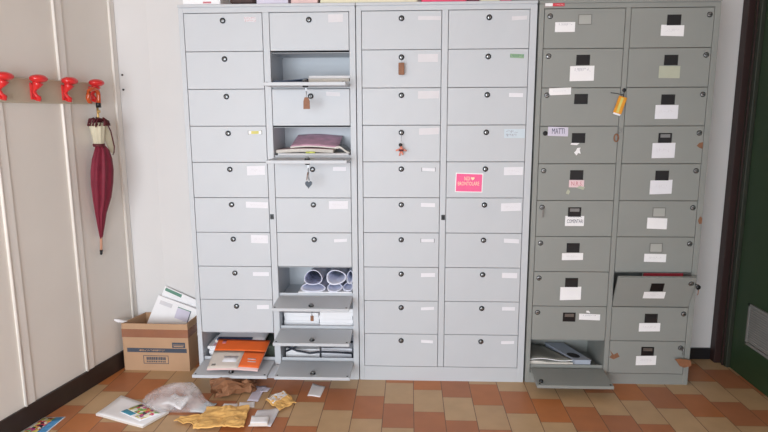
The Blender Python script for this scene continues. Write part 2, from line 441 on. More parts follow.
HANDLES = {'E': {1: (1.057, 1.808, 1.113, 1.849), 2: (1.053, 1.62, 1.118, 1.667), 3: (1.052, 1.437, 1.119, 1.485), 4: (1.052, 1.25, 1.115, 1.299), 5: (1.052, 1.069, 1.115, 1.118), 6: (1.051, 0.884, 1.115, 0.934), 7: (1.055, 0.702, 1.115, 0.751), 8: (1.054, 0.522, 1.119, 0.569), 9: (1.053, 0.34, 1.114, 0.383)}, 'F': {1: (1.464, 1.8, 1.529, 1.845), 2: (1.464, 1.617, 1.53, 1.663), 3: (1.464, 1.433, 1.53, 1.48), 4: (1.464, 1.25, 1.53, 1.298), 5: (1.463, 1.069, 1.53, 1.114), 6: (1.467, 0.888, 1.525, 0.93), 7: (1.465, 0.705, 1.524, 0.753), 8: (1.43, 0.504, 1.495, 0.546), 9: (1.467, 0.337, 1.527, 0.383), 10: (1.459, 0.158, 1.525, 0.205)}}
LOCKS = {'A': [(-0.648, 1.844), (-0.647, 1.661), (-0.644, 1.484), (-0.645, 1.303), (-0.647, 1.123), (-0.645, 0.939), (-0.644, 0.762), (-0.644, 0.578), (-0.642, 0.396)], 'C': [(0.218, 1.845), (0.218, 1.664), (0.218, 1.484), (0.218, 1.306), (0.219, 1.123), (0.219, 0.942), (0.219, 0.761), (0.219, 0.58), (0.22, 0.4), (0.22, 0.22)], 'B': [(-0.229, 1.845), None, (-0.224, 1.484), None, (-0.228, 1.123), (-0.227, 0.94), (-0.224, 0.759)], 'D': [(0.64, 1.845), (0.64, 1.666), (0.64, 1.485), (0.637, 1.305), (0.64, 1.123), (0.639, 0.943), (0.639, 0.764), (0.638, 0.581), (0.64, 0.402), (0.639, 0.223)], 'E': [(0.926, 1.849), (0.922, 1.666), (0.923, 1.486), (0.921, 1.299), (0.921, 1.118), (0.922, 0.934), (0.922, 0.75), (0.925, 0.568), (0.922, 0.384)], 'F': [(1.66, 1.843), (1.66, 1.662), (1.66, 1.477), (1.659, 1.295), (1.658, 1.111), (1.656, 0.931), (1.657, 0.749), (1.676, 0.548), (1.655, 0.384), (1.655, 0.202)]}
LABELS['F'][8] = (1.440, 0.474, 1.546, 0.514); HANDLES['F'][8] = (1.467, 0.520, 1.527, 0.566)
# column: x0, x1 of the doors
COLS = {'A': (-0.838, -0.451), 'B': (-0.419, -0.031), 'C': (0.027, 0.4135), 'D': (0.443, 0.829), 'E': (0.894, 1.2735), 'F': (1.297, 1.6815)}
ROWS = {c: [(1.8765 if c in 'AB' else 1.8785) - 0.180 * i for i in range(11)] for c in 'ABCD'}
for c_ in 'EF': ROWS[c_] = [1.879 - 0.1825 * i for i in range(10)] + [0.058]

def carcass(cols, x0, x1, m, parent, plinth):
    s = MB()
    D = 0.294
    s.box(x0, D - 0.010, 0.0, x1, D, 1.9, m)
    c0, c1 = COLS[cols[0]], COLS[cols[1]]
    s.box(x0, 0, 0, c0[0], D - 0.01, 1.9, m, bevel=0.0012)
    s.box(c1[1], 0, 0, x1, D - 0.01, 1.9, m, bevel=0.0012)
    s.box(c0[1], 0, plinth, c1[0], D - 0.01, ROWS[cols[0]][0] + 0.0013, m, bevel=0.0012)
    s.box(c0[0], 0, ROWS[cols[0]][0] + 0.0015, c1[1], D - 0.01, 1.9, m)
    s.box(c0[0], 0.0008, 0, c1[1], D - 0.01, ROWS[cols[0]][10] - 0.001, m)
    s.box(x0 - 0.0008, -0.005, 1.9035, x1 + 0.0008, D, 1.917, m, bevel=0.0015)
    s.box(x0 + 0.003, 0.003, 1.8995, x1 - 0.003, D - 0.003, 1.904, m)
    for c_ in cols:
        a, b_ = COLS[c_]
        for i in range(1, 10):
            z = ROWS[c_][i]
            s.box(a - 0.001, 0.0185, z - 0.006, b_ + 0.001, D - 0.012, z + 0.002, m)
            s.box(a - 0.001, 0.0185, z - 0.008, b_ + 0.001, 0.0215, z + 0.034, m)
        z = ROWS[c_][10]
        s.box(a - 0.001, 0.0185, z - 0.006, b_ + 0.001, 0.0215, z + 0.036, m)
    return s.build('carcass', parent)

def door_mesh(w, h, m):
    s = MB(); s.box(0, 0, 0, w, 0.016, h, m, bevel=0.0014)
    return s.mesh('door')
def lock_mesh(style):
    s = MB()
    if style == 'cam':
        s.lathe([(0.0135, -0.001), (0.0135, 0.004), (0.011, 0.0065), (0.0085, 0.0068)], (0, 0, 0), (0, -1, 0), M['lock_dark'], 18)
        s.lathe([(0.0078, 0.006), (0.0078, 0.0076), (0.0068, 0.0082)], (0, 0, 0), (0, -1, 0), M['steel'], 16)
        s.box(-0.0016, -0.0088, -0.0062, 0.0016, -0.0078, 0.0062, M['slot'])
        s.lathe([(0.013, 0.015), (0.013, 0.022), (0.011, 0.0235)], (0, 0, 0), (0, 1, 0), M['lock_dark'], 18)
        s.lathe([(0.008, 0.023), (0.008, 0.030), (0.006, 0.031)], (0, 0, 0), (0, 1, 0), M['steel'], 14)
        s.box(-0.006, 0.0245, -0.004, 0.006, 0.0265, 0.022, M['steel'])
    else:
        s.lathe([(0.0125, -0.001), (0.0125, 0.003), (0.0115, 0.004)], (0, 0, 0), (0, -1, 0), M['lock_dark'], 18)
        s.lathe([(0.0098, 0.0035), (0.0098, 0.0050), (0.0085, 0.0056)], (0, 0, 0), (0, -1, 0), M['steel'], 16)
        s.box(-0.0085, -0.0062, -0.0017, 0.0085, -0.0052, 0.0017, M['slot'])
        s.lathe([(0.010, 0.015), (0.010, 0.026)], (0, 0, 0), (0, 1, 0), M['lock_dark'], 16)
    return s.mesh('lock')
LOCKM = {'cam': lock_mesh('cam'), 'disc': lock_mesh('disc')}
def plugged():
    s = MB(); s.lathe([(0.0115, -0.001), (0.0115, 0.003), (0.009, 0.0045)], (0, 0, 0), (0, -1, 0), M['slot'], 16)
    return s.mesh('lock_hole')
HOLE = plugged()
def handle_mesh(dark):
    s = MB(); w, h = 0.064, 0.048
    a = M['black'] if dark else M['vent_light']
    f = 0.004
    a, a_in = (a, a) if dark else (M['vent'], a)
    s.box(-w / 2, -0.0022, -h / 2, w / 2, -0.0004, -h / 2 + f, a); s.box(-w / 2, -0.0022, h / 2 - f, w / 2, -0.0004, h / 2, a)
    s.box(-w / 2, -0.0022, -h / 2 + f, -w / 2 + f, -0.0004, h / 2 - f, a); s.box(w / 2 - f, -0.0022, -h / 2 + f, w / 2, -0.0004, h / 2 - f, a)
    s.box(-w / 2 + f, -0.0010, -h / 2 + f, w / 2 - f, -0.0002, h / 2 - f, a_in)
    s.prism([(-0.0011, -h / 2 + f), (-0.0026, -h / 2 + f), (-0.0011, h * 0.12)], 'x', -w / 2 + f, w / 2 - f, a_in)
    return s.mesh('recessed_handle')
HM = {True: handle_mesh(True), False: handle_mesh(False)}
def loose_flap():                                     # black flap with a grey upper half
    s = MB(); w, h = 0.064, 0.048
    s.box(-w / 2, -0.0020, -h / 2, w / 2, -0.0004, h / 2, M['black'], bevel=0.0005)
    s.box(-w / 2 + 0.009, -0.0032, 0.002, w / 2 - 0.009, -0.0018, h / 2 - 0.006, M['steel'])
    return s.mesh('recessed_handle')
HF = loose_flap()

LABEL_MAT = {}
for c_ in 'ABCDEF':
    for r_ in range(1, 11): LABEL_MAT[c_, r_] = M['paper_pale'] if c_ in 'ABCD' else M['paper']
for q in (('A', 1), ('B', 1), ('B', 3), ('C', 1), ('C', 2), ('C', 3), ('D', 1), ('C', 4)): LABEL_MAT[q] = M['paper_faint']
LABEL_MAT['A', 4] = M['yellow_label']; LABEL_MAT['D', 2] = M['green_label']; LABEL_MAT['D', 4] = M['paper_blue']
LABEL_MAT['E', 4] = M['paper_lilac']; LABEL_MAT['E', 5] = M['paper_pink']; LABEL_MAT['F', 2] = M['paper_olive']
for q in (3, 4, 5): LABEL_MAT['F', q] = M['paper_pale']

OPEN = {('B', 2): 90, ('B', 4): 90, ('B', 8): 92.5, ('B', 9): 92.5, ('B', 10): 92, ('A', 10): 91.5, ('E', 10): 94}
def build_doors(c_, parent, m, style):
    a, b_ = COLS[c_]
    g = 0.0025
    w = b_ - a - 2 * g
    me = None
    for r in range(1, 11):
        zt, zb = ROWS[c_][r - 1], ROWS[c_][r]
        h = zt - zb - g
        if me is None or r == 10: me = door_mesh(w, h, m)
        ang = OPEN.get((c_, r), 0)
        rot = (math.radians(ang), 0, 0)
        zo = zb + g / 2 + (0.006 if ang else 0)
        if (c_, r) == ('F', 8): rot = (math.radians(20), 0, 0); zo += 0.001
        dob = inst('door', me, parent, (a + g, 0, zo), rot)
        loc_to = lambda x, z: (x - a - g, 0, z - (zb + g / 2))
        # lock
        L = LOCKS[c_]
        if style == 'cam': lx, lz = (a + b_) / 2, zt - 0.0355
        else: lx, lz = (a + 0.028, zt - 0.034) if c_ == 'E' else (b_ - 0.024, zt - 0.034)
        if (c_, r) == ('E', 4): inst('lock', HOLE, dob, loc_to(lx, lz))
        else:
            tilt = ((r * 37 + ord(c_) * 13) % 7 - 3) * 0.12
            inst('lock', LOCKM[style], dob, loc_to(lx, lz), (0, tilt, 0))
        if ang:
            for xx in (0.014, w - 0.014):
                s = MB(); s.lathe([(0.0045, 0.0155), (0.0045, 0.0175), (0.002, 0.018)], (0, 0, 0), (0, 1, 0), M['slot'], 10)
                s.build('catch_pin', dob, (xx, 0, h - 0.014))
        # label
        if r in LABELS[c_]:
            x0, z0, x1, z1 = LABELS[c_][r]
            q = loc_to(x0, z0); q1 = loc_to(x1, z1)
            lm = LABEL_MAT[c_, r]
            s = MB(); sk = ((r * 29 + ord(c_) * 7) % 5 - 2) * 0.0009
            X0, Z0, X1, Z1 = q[0], q[2], q1[0], q1[2]
            s.prism([(X0, Z0 + sk), (X1, Z0 - sk), (X1, Z1 - sk), (X0, Z1 + sk)], 'y', -0.0008, 0.0003, lm)
            wd, hd = X1 - X0, Z1 - Z0
            if (c_, r) == ('E', 6):
                s.text('COMENTARI', X0 + wd * .1, Z0 + hd * .3, X1 - wd * .06, Z0 + hd * .66, -0.0009, M['ink']); s.scribble(X0 + wd * .25, Z0 + hd * .76, X1 - wd * .1, Z1 - hd * .05, -0.0008, M['ink_soft'], 3)
            elif (c_, r) == ('E', 4): s.text('MATTI', X0 + wd * .2, Z0 + hd * .25, X0 + wd * .82, Z0 + hd * .85, -0.0009, M['ink'])
            elif (c_, r) == ('E', 5): s.text('N.R.S.', X0 + wd * .15, Z0 + hd * .25, X1 - wd * .1, Z0 + hd * .8, -0.0009, M['ink_red'])
            elif (c_, r) == ('D', 4): s.scribble(X0 + wd * .1, Z0 + hd * .12, X0 + wd * .65, Z1 - hd * .08, -0.0008, M['ink_soft'], 5, 0.002, 2)
            elif (c_, r) == ('A', 1): s.scribble(X0 + wd * .05, Z0, X1, Z1, -0.0008, M['ink_red'], 4, 0.0012, 2)
            elif (c_, r) in (('E', 2), ('E', 9), ('E', 1)): s.scribble(X0 + wd * .2, Z0 + hd * .6, X1 - wd * .12, Z1 - hd * .1, -0.0008, M['ink_soft'], 8)
            elif (c_, r) in (('D', 2),): s.scribble(X0, Z0, X1, Z1, -0.0008, M['stamp_green'], 8, 0.002)
            elif (c_, r) == ('A', 4):
                for xx in (X0, X1 - 0.002): s.box(xx, -0.0014, Z0 - 0.003, xx + 0.002, -0.0003, Z1 + 0.003, M['lock_dark'])
                s.box(X0 + 0.002, -0.0011, Z0, X0 + 0.016, -0.0007, Z1, M['paper']); s.box(X1 - 0.016, -0.0011, Z0, X1 - 0.002, -0.0007, Z1, M['paper'])
            elif (c_, r) in (('C', 5), ('C', 7)):
                for xx in (X0 - 0.002, X1): s.box(xx, -0.0014, Z0 - 0.003, xx + 0.002, -0.0003, Z1 + 0.003, M['lock_dark'])
            elif lm in (M['paper_pale'], M['paper']) and wd > 0.06 and hd > 0.03 and (c_, r) not in (('F', 6), ('E', 8)): s.scribble(X0 + wd * .2, Z0 + hd * .35, X1 - wd * .2, Z0 + hd * .7, -0.0008, M['paper_faint'], r)
            s.build('name_label', dob)
        if c_ in HANDLES and r in HANDLES[c_]:
            x0, z0, x1, z1 = HANDLES[c_][r]
            q = loc_to((x0 + x1) / 2, (z0 + z1) / 2)
            gry = (c_, r) in (('E', 1), ('F', 6), ('F', 7))
            me_h = HM[False] if gry else (HF if (c_, r) in (('E', 6), ('E', 9), ('F', 10), ('F', 4)) else HM[True])
            o = inst('recessed_handle', me_h, dob, q)
            if gry: o['label'] = 'pale grey recessed handle'
        # scraps and signs
        if (c_, r) == ('D', 5):
            x0, z0, x1, z1 = 0.488, 1.008, 0.626, 1.103
            q = loc_to(x0, z0); X0, Z0 = q[0], q[2]; X1, Z1 = X0 + x1 - x0, Z0 + z1 - z0
            s = MB()
            s.prism([(X0, Z0), (X1 - .002, Z0 - .002), (X1 + .001, Z1 - .002), (X0 + .003, Z1 + .002)], 'y', -0.0010, 0.0002, M['paper'])
            s.prism([(X0 + .004, Z0 + .004), (X1 - .006, Z0 + .002), (X1 - .004, Z1 - .007), (X0 + .007, Z1 - .003)], 'y', -0.0016, -0.0008, M['pink'])
            s.text('NOI', X0 + .046, Z0 + .058, X0 + .073, Z0 + .078, -0.0019, M['cream_ink'])
            hx, hz = X0 + .087, Z0 + .068
            heart = []
            for i in range(20):
                t = 2 * PI * i / 20
                heart.append((hx + 0.0006 * 16 * math.sin(t) ** 3, hz + 0.0006 * (13 * math.cos(t) - 5 * math.cos(2 * t) - 2 * math.cos(3 * t) - math.cos(4 * t))))
            s.prism(heart, 'y', -0.0024, -0.0014, M['cream_ink'])
            s.text('BRONTOLARE', X0 + .014, Z0 + .033, X1 - .018, Z0 + .052, -0.0019, M['cream_ink'])
            s.build('pink_sign', dob, label='pink paper sign with cream lettering and a heart')
        def scrap(pts, mm, nm='torn_sticker', lab=None):
            s = MB(); q = [loc_to(*p) for p in pts]
            s.prism([(p[0], p[2]) for p in q], 'y', -0.0012, 0.0002, mm)
            kw = {'label': lab} if lab else {}
            s.build(nm, dob, **kw)
        if (c_, r) == ('E', 4):
            scrap([(1.046, 1.243), (1.078, 1.240), (1.090, 1.250), (1.052, 1.252)], M['paper']); scrap([(1.066, 1.204), (1.078, 1.190), (1.085, 1.202), (1.098, 1.198), (1.092, 1.218), (1.096, 1.228), (1.080, 1.226), (1.074, 1.212)], M['paper'])
        if (c_, r) == ('E', 5):
            scrap([(1.036, 1.002), (1.050, 0.997), (1.056, 1.012), (1.046, 1.024), (1.040, 1.014)], M['paper_olive']); scrap([(1.085, 1.030), (1.120, 1.020), (1.127, 1.034), (1.100, 1.040)], M['paper_olive'])
        if (c_, r) == ('E', 9): scrap([(1.168, 0.388), (1.190, 0.384), (1.182, 0.396), (1.170, 0.397)], M['paper'])
        if (c_, r) == ('F', 4): scrap([(1.650, 1.236), (1.662, 1.250), (1.679, 1.254), (1.679, 1.221), (1.665, 1.226)], M['rust'], 'tape_scrap', 'brown scrap of old tape')
        if (c_, r) == ('F', 10): scrap([(1.300, 0.186), (1.312, 0.160), (1.300, 0.146), (1.322, 0.135), (1.352, 0.150), (1.340, 0.172), (1.322, 0.160)], M['rust'], 'tape_scrap', 'brown scrap of old tape')

def cabinet(name, label, cols, x0, x1, m, style, plinth):
    t = thing(name, label, 'lockers', ((x0 + x1) / 2, 0.16, 0))
    body = carcass(cols, x0, x1, m, t, plinth)
    for c_ in cols: build_doors(c_, t, m, style)
    for ch in t.children:
        ch.location = Vector(ch.location) - t.location
    return t
G = 'metal locker cabinets along the back wall'
cab1 = cabinet('locker_cabinet', 'light grey metal locker cabinet beside the cardboard box, six flaps hanging open', 'AB', -0.862, -0.002, M['paint_light'], 'cam', 0.080)
cab2 = cabinet('locker_cabinet', 'light grey metal locker cabinet in the middle, all doors shut, pink sign on one', 'CD', 0.002, 0.862, M['paint_light'], 'cam', 0.080)
cab3 = cabinet('locker_cabinet', 'darker grey metal locker cabinet by the green door, with black recessed handles', 'EF', 0.871, 1.708, M['paint_grey'], 'disc', 0.058)
def on_cab(t, s, nm, **kw):
    o = s.build(nm, t, **kw); o.location = -Vector(t.location); return o
for t, x in ((cab1, -0.439), (cab2, 0.431)):
    s = MB(); s.box(x - 0.009, -0.004, 0.866, x + 0.009, 0.001, 0.892, M['lock_dark'], bevel=0.001); s.box(x - 0.004, -0.0055, 0.872, x + 0.004, -0.003, 0.886, M['slot'])
    on_cab(t, s, 'latch')
s = MB(); s.lathe([(0.009, -0.001), (0.009, 0.004), (0.006, 0.006)], (1.287, 0, 1.502), (0, -1, 0), M['lock_dark'], 14); on_cab(cab3, s, 'latch')
s = MB(); s.box(0.896, -0.0068, 1.8895, 0.985, 0.0002, 1.9025, M['red']); s.box(0.895, -0.0075, 1.889, 0.930, -0.0066, 1.903, M['paper'])
s.scribble(0.945, 1.891, 0.980, 1.899, -0.0068, M['paper'], 2); on_cab(cab3, s, 'red_white_sticker')
s = MB(); s.prism([(1.688, 0.868), (1.697, 0.890), (1.7075, 0.880), (1.7075, 0.852), (1.695, 0.851)], 'y', -0.0012, 0.0002, M['rust']); on_cab(cab3, s, 'tape_scrap', label='brown scrap of old tape on the frame')
# keys hanging on cabinet 3's far edge frame
# ------------------------------------------------------------------ keys and fobs
def ring_pts(c, r, ax='x', n=14):
    out = []
    for i in range(n + 1):
        a = 2 * PI * i / n
        out.append((c[0], c[1] + r * math.cos(a), c[2] + r * math.sin(a)) if ax == 'x' else (c[0] + r * math.cos(a), c[1], c[2] + r * math.sin(a)))
    return out
def key_part(t, x, y, z, horizontal=True):
    s = MB()
    if horizontal:     # key stuck in a vertical door: bow sticks out to -y
        s.box(-0.001, -0.014, -0.004, 0.001, 0, 0.004, M['steel']); s.lathe([(0.008, -0.001), (0.008, 0.001)], (0, -0.021, 0), (1, 0, 0), M['steel'], 12)
    else:              # key in the lock of an open flap: bow hangs down
        s.box(-0.001, -0.003, -0.014, 0.001, 0.003, 0, M['steel']); s.lathe([(0.008, -0.001), (0.008, 0.001)], (0, 0, -0.021), (1, 0, 0), M['steel'], 12)
    s.build('key', t)
def hang(label, x, y, z, drop, horizontal, group='keys left hanging in the locker doors'):
    t = thing('key_fob', label, 'key fob', (x, y, z), group)
    key_part(t, x, y, z, horizontal)
    oy = -0.024 if horizontal else 0.0
    oz = -0.002 if horizontal else -0.028
    s = MB(); s.tube(ring_pts((0, oy, oz - 0.008), 0.009, 'x'), 0.0009, M['steel'], 6)
    zz = oz - 0.016
    while zz > drop + 0.003:
        s.tube(ring_pts((0, oy, zz - 0.003), 0.004, 'x', 8), 0.0008, M['steel'], 5); zz -= 0.006
    s.build('key_ring', t)
    return t, oy
# leather tag on the middle cabinet
xm = (COLS['C'][0] + COLS['C'][1]) / 2; yk = -0.0085
t, oy = hang('brown leather key fob hanging from the second-row lock of the middle cabinet', xm, yk, ROWS['C'][1] - 0.0355, -0.026, True)
s = MB(); s.box(-0.014, oy - 0.003, -0.085, 0.014, oy + 0.003, -0.028, M['fob_brown'], bevel=0.0025); s.build('leather_tag', t)
# small figure fob
t, oy = hang('little coral doll key fob with black head on the middle cabinet, fourth row', xm, yk, ROWS['C'][3] - 0.0355, -0.045, True)
s = MB(); s.ellipsoid((-0.004, oy, -0.059), 0.009, 0.008, 0.009, M['black']); s.build('head', t)
s = MB()
s.tube([(0, oy, -0.066), (0, oy, -0.078), (0.001, oy, -0.092)], 0.008, M['coral'], 10, [0.005, 0.009, 0.006])
s.tube([(0, oy, -0.076), (-0.014, oy - .002, -0.083), (-0.026, oy, -0.086)], 0.004, M['coral'], 8); s.tube([(0, oy, -0.076), (0.014, oy - .002, -0.084), (0.026, oy, -0.088)], 0.004, M['coral'], 8)
s.tube([(0, oy, -0.088), (-0.007, oy, -0.102), (-0.008, oy, -0.112)], 0.004, M['coral'], 8); s.tube([(0, oy, -0.088), (0.006, oy, -0.100), (0.008, oy, -0.108)], 0.004, M['coral'], 8)
s.box(-0.012, oy - 0.010, -0.090, 0.012, oy - 0.006, -0.080, M['burgundy_dark'], bevel=0.001)
s.build('doll_body', t)
# fobs hanging from open flaps of the left cabinet
xb = (COLS['B'][0] + COLS['B'][1]) / 2
yl = -(0.180 - 0.0385)
t, oy = hang('brown leather key fob hanging below the upper open flap of the left cabinet', xb + 0.003, yl, ROWS['B'][2] - 0.001, -0.043, False)
s = MB(); s.prism([(-0.008, -0.044), (0.008, -0.044), (0.015, -0.062), (0.015, -0.098), (-0.015, -0.098), (-0.014, -0.062)], 'y', oy - 0.004, oy + 0.004, M['fob_brown']); s.build('leather_tag', t)
t, oy = hang('dark heart key fob hanging below the open flap full of magazines', xb + 0.003, yl, ROWS['B'][4] - 0.001, -0.068, False)
s = MB(); h_ = []
for i in range(22):
    a = 2 * PI * i / 22
    h_.append((0.00105 * 16 * math.sin(a) ** 3, -0.093 + 0.00125 * (13 * math.cos(a) - 5 * math.cos(2 * a) - 2 * math.cos(3 * a) - math.cos(4 * a))))
s.prism(h_, 'y', oy - 0.005, oy + 0.005, M['fob_dark']); s.build('heart', t)
s = MB(); s.tube([(-0.002, oy, -0.034), (-0.006, oy, -0.052), (-0.008, oy, -0.074)], 0.0022, M['fob_brown'], 6); s.tube([(0.001, oy, -0.034), (0.002, oy, -0.056), (0.003, oy, -0.076)], 0.0022, M['steel'], 6); s.build('strap', t)
t, oy = hang('small brown key fob hanging below the flap under the rolled sheets', xb + 0.036 - 0.033, yl, ROWS['B'][8] - 0.001, -0.03, False)
s = MB(); s.box(-0.008, oy - 0.003, -0.060, 0.008, oy + 0.003, -0.032, M['fob_brown'], bevel=0.002); s.build('leather_tag', t)
# tags at the centre of the darker cabinet
t = thing('key_fob', 'orange plastic tag hanging crooked between the two columns of the darker cabinet', 'key fob', (1.284, -0.006, 1.484), 'keys left hanging in the locker doors')
s = MB(); s.tube([(-0.062, -0.003, 0.006), (-0.035, -0.005, 0.002), (-0.012, -0.008, -0.004), (0.0, -0.007, -0.004)], 0.0016, M['lock_dark'], 6); s.tube([(0.003, 0.005, 0.018), (0.0, -0.006, 0.01), (-0.002, -0.008, -0.016)], 0.0022, M['lock_dark'], 6); s.build('cord', t)
s = MB()
def TT(x, y, z, a=math.radians(17)): return (x * math.cos(a) + z * math.sin(a), y, z * math.cos(a) - x * math.sin(a))
s.box(-0.020, -0.013, -0.098, 0.020, -0.006, -0.014, M['fob_orange'], bevel=0.002, T=TT)
s.box(-0.008, -0.0136, -0.092, 0.004, -0.0128, -0.020, M['yellow_label'], T=TT)
s.box(-0.018, -0.014, -0.104, 0.016, -0.005, -0.096, M['paper'], T=TT); s.build('plastic_tag', t)
t = thing('key_fob', 'reddish brown oval fob on a ring below the orange tag', 'key fob', (1.266, -0.002, 1.30), 'keys left hanging in the locker doors')
s = MB(); s.tube(ring_pts((0.010, -0.004, 0.010), 0.011, 'y'), 0.0013, M['steel'], 6); s.tube([(0.012, 0.001, 0.02), (0.011, -0.004, 0.02)], 0.002, M['steel'], 6); s.build('key_ring', t)
s = MB(); s.tube([(p[0] * 0.8 - 0.003, p[1], p[2] * 1.5 - 0.025) for p in ring_pts((0, -0.004, 0), 0.012, 'y', 16)], 0.0035, M['fob_brown'], 8); s.build('oval_loop', t)
# lower right fob and keys
xr = COLS['F'][1] - 0.024
t, oy = hang('brown leather flap fob hanging from the bottom lock beside the green door', xr, -0.006, ROWS['F'][9] - 0.034, -0.03, True)
s = MB(); s.prism([(-0.038, -0.050), (-0.014, -0.046), (0.020, -0.050), (0.044, -0.056), (0.046, -0.084), (0.010, -0.094), (-0.010, -0.086), (-0.024, -0.066)], 'y', oy - 0.003, oy + 0.002, M['fob_brown']); s.build('leather_tag', t)
t = thing('key', 'dark key hanging in the lock of the tilted half-open door', 'key', (1.690, -0.042, 0.560))
s = MB(); s.tube([(-0.014, -0.012, -0.002), (0.0, -0.016, -0.004), (0.002, -0.014, -0.03)], 0.003, M['lock_dark'], 8)
s.lathe([(0.012, -0.0015), (0.012, 0.0015)], (0.001, -0.014, -0.018), (0, 1, 0), M['lock_dark'], 14); s.build('key_bow', t)
s = MB(); s.tube([(0.004, -0.014, -0.022), (0.004, -0.012, -0.05), (0.001, -0.013, -0.058)], 0.002, M['fob_brown'], 6); s.build('cord', t)
t = thing('key', 'steel key stuck in the sixth-row lock beside the middle cabinet', 'key', (COLS['E'][0] + 0.028, -0.005, ROWS['E'][5] - 0.034))
s = MB(); s.box(-0.001, -0.016, -0.004, 0.001, 0, 0.004, M['steel']); s.box(-0.003, -0.020, -0.048, 0.004, -0.017, -0.004, M['steel'], bevel=0.001); s.build('key_bow', t)

# ------------------------------------------------------------------ contents of the open compartments
def stack_of(label, name, cat, x0, y0, x1, y1, z0, th, m, n=4, rot=0.0, group=None, cover=None, seed=1):
    """a pile of sheets that is one bundle: page block + slightly shifted sheets"""
    rd = random.Random(seed)
    s = MB(); cx, cy = (x0 + x1) / 2, (y0 + y1) / 2
    for i in range(n):
        dx, dy, a = rd.uniform(-.003, .003), rd.uniform(-.003, .003), math.radians(rot + rd.uniform(-1, 1))
        T = lambda x, y, z, a=a, dx=dx, dy=dy: (cx + dx + (x - cx) * math.cos(a) - (y - cy) * math.sin(a), cy + dy + (x - cx) * math.sin(a) + (y - cy) * math.cos(a), z)
        mm = cover if (cover and i == n - 1) else m
        s.box(x0, y0, z0 + th * i / n, x1, y1, z0 + th * (i + 1) / n - 0.0004, mm, T=T)
    return tag(s.build(name), label, cat, group)
def shelf_z(c_, r): return ROWS[c_][r] + 0.0022
# row 2
stack_of('pale stack of booklets in the upper open locker', 'booklet', 'papers', -0.238, 0.035, -0.036, 0.27, shelf_z('B', 2), 0.062, M['pages'], 5, 0, cover=M['paper'])
s = MB(); s.sheet(lambda u, v: (-0.416 + 0.168 * u, 0.03 + 0.25 * v), 10, 4, lambda u, v: shelf_z('B', 2) + 0.036 + 0.010 * u * u, 0.004, M['blue_cover'])
s.box(-0.414, 0.032, shelf_z('B', 2), -0.252, 0.275, shelf_z('B', 2) + 0.0355, M['blue_cover'])
tag(s.build('notebook'), 'dark blue notebook lying at the left of the upper open locker', 'book')
# row 4 : magazines
z = shelf_z('B', 4)
stack_of('white magazine at the bottom of the pile in the second open locker', 'magazine', 'magazine', -0.405, 0.03, -0.045, 0.25, z, 0.040, M['paper'], 3, 0)
s = MB(); s.sheet(lambda u, v: (-0.415 + 0.29 * u, 0.035 + 0.22 * v - 0.0 * u), 10, 5, lambda u, v: z + 0.041 + 0.006 * math.sin(u * 3), 0.016, M['skin_pink'], M['pages'])
tag(s.build('magazine'), 'pale pink magazine in the middle of the pile, second open locker', 'magazine')
s = MB(); s.sheet(lambda u, v: (-0.345 + 0.245 * u, 0.055 + 0.22 * v), 10, 6, lambda u, v: z + 0.066 + 0.052 * v + 0.006 * math.sin(u * 4), 0.006, M['magenta_cover'], M['pages'])
tag(s.build('magazine'), 'dusky pink magazine lying on top in the second open locker', 'magazine')
s = MB(); s.sheet(lambda u, v: (-0.118 + 0.075 * u, 0.05 + 0.18 * v), 6, 4, lambda u, v: z + 0.060 - 0.014 * u + 0.01 * math.sin(u * 5), 0.010, M['grey_mag'], M['pages'])
tag(s.build('magazine'), 'grey curled magazine corner at the right of the pink pile', 'magazine')
s = MB(); s.box(-0.262, 0.024, z + 0.041, -0.215, 0.030, z + 0.050, M['lime']); tag(s.build('sticker_strip'), 'yellow green strip at the front of the white magazine', 'strip')
# row 8 : rolled sheets on a white pad
z = shelf_z('B', 8)
stack_of('white paper pad under the rolled sheets in the lower open locker', 'paper_pad', 'paper pad', -0.318, 0.024, -0.036, 0.26, z + 0.020, 0.018, M['paper'], 2, 0)
bpy.context.view_layer.update()
s = MB(); s.box(-0.31, 0.03, z, -0.04, 0.25, z + 0.0195, M['pages']); tag(s.build('booklet'), 'flat pale booklet beneath the white pad in the lower open locker', 'papers')
def roll(label, cx, cz, a, b, y0, y1, skew, m_in):
    s = MB(); n = 26
    O, I = [], []
    for j, y in enumerate((y0, y0 + 0.01, (y0 + y1) / 2, y1)):
        f = 1.0 + 0.10 * (j == 0)
        dx = skew * (y - y0)
        ro, ri = [], []
        for i in range(n):
            t_ = 2 * PI * i / n
            wob = 1 + 0.06 * math.sin(3 * t_ + cx * 40) + 0.04 * math.sin(2 * t_ + cx * 90)
            tilt = 0.045 * math.sin(t_) if j == 0 else (0.04 * math.sin(t_) if j == 1 else 0)
            ro.append(s.bm.verts.new((cx + dx + a * f * wob * math.cos(t_), y + tilt * 0.6, cz + b * f * wob * math.sin(t_))))
            ri.append(s.bm.verts.new((cx + dx + (a * f - 0.0038) * wob * math.cos(t_), y + tilt * 0.6, cz + (b * f - 0.0036) * wob * math.sin(t_))))
        O.append(ro); I.append(ri)
    s.loft(O, M['roll'], (False, False)); s.loft([r[::-1] for r in I], m_in, (False, False))
    for R0, R1 in ((O[0], I[0]), (O[-1], I[-1])):
        for i in range(n): s.face([R0[i], R0[(i + 1) % n], R1[(i + 1) % n], R1[i]], M['roll'])
    return tag(s.build('rolled_sheet'), label, 'rolled sheet', 'white rolled sheets in the open locker')
zb = z + 0.0395
roll('white rolled sheet with patterned inside, upper left of the rolls', -0.241, zb + 0.0725, 0.044, 0.030, 0.03, 0.25, 0.10, M['roll_pattern'])
roll('widest round white roll, upper middle of the rolls', -0.122, zb + 0.0735, 0.046, 0.031, 0.035, 0.25, 0.02, M['roll_in'])
roll('white roll half hidden by the locker frame, upper right', -0.0495, zb + 0.070, 0.0155, 0.028, 0.05, 0.25, 0.0, M['roll_in'])
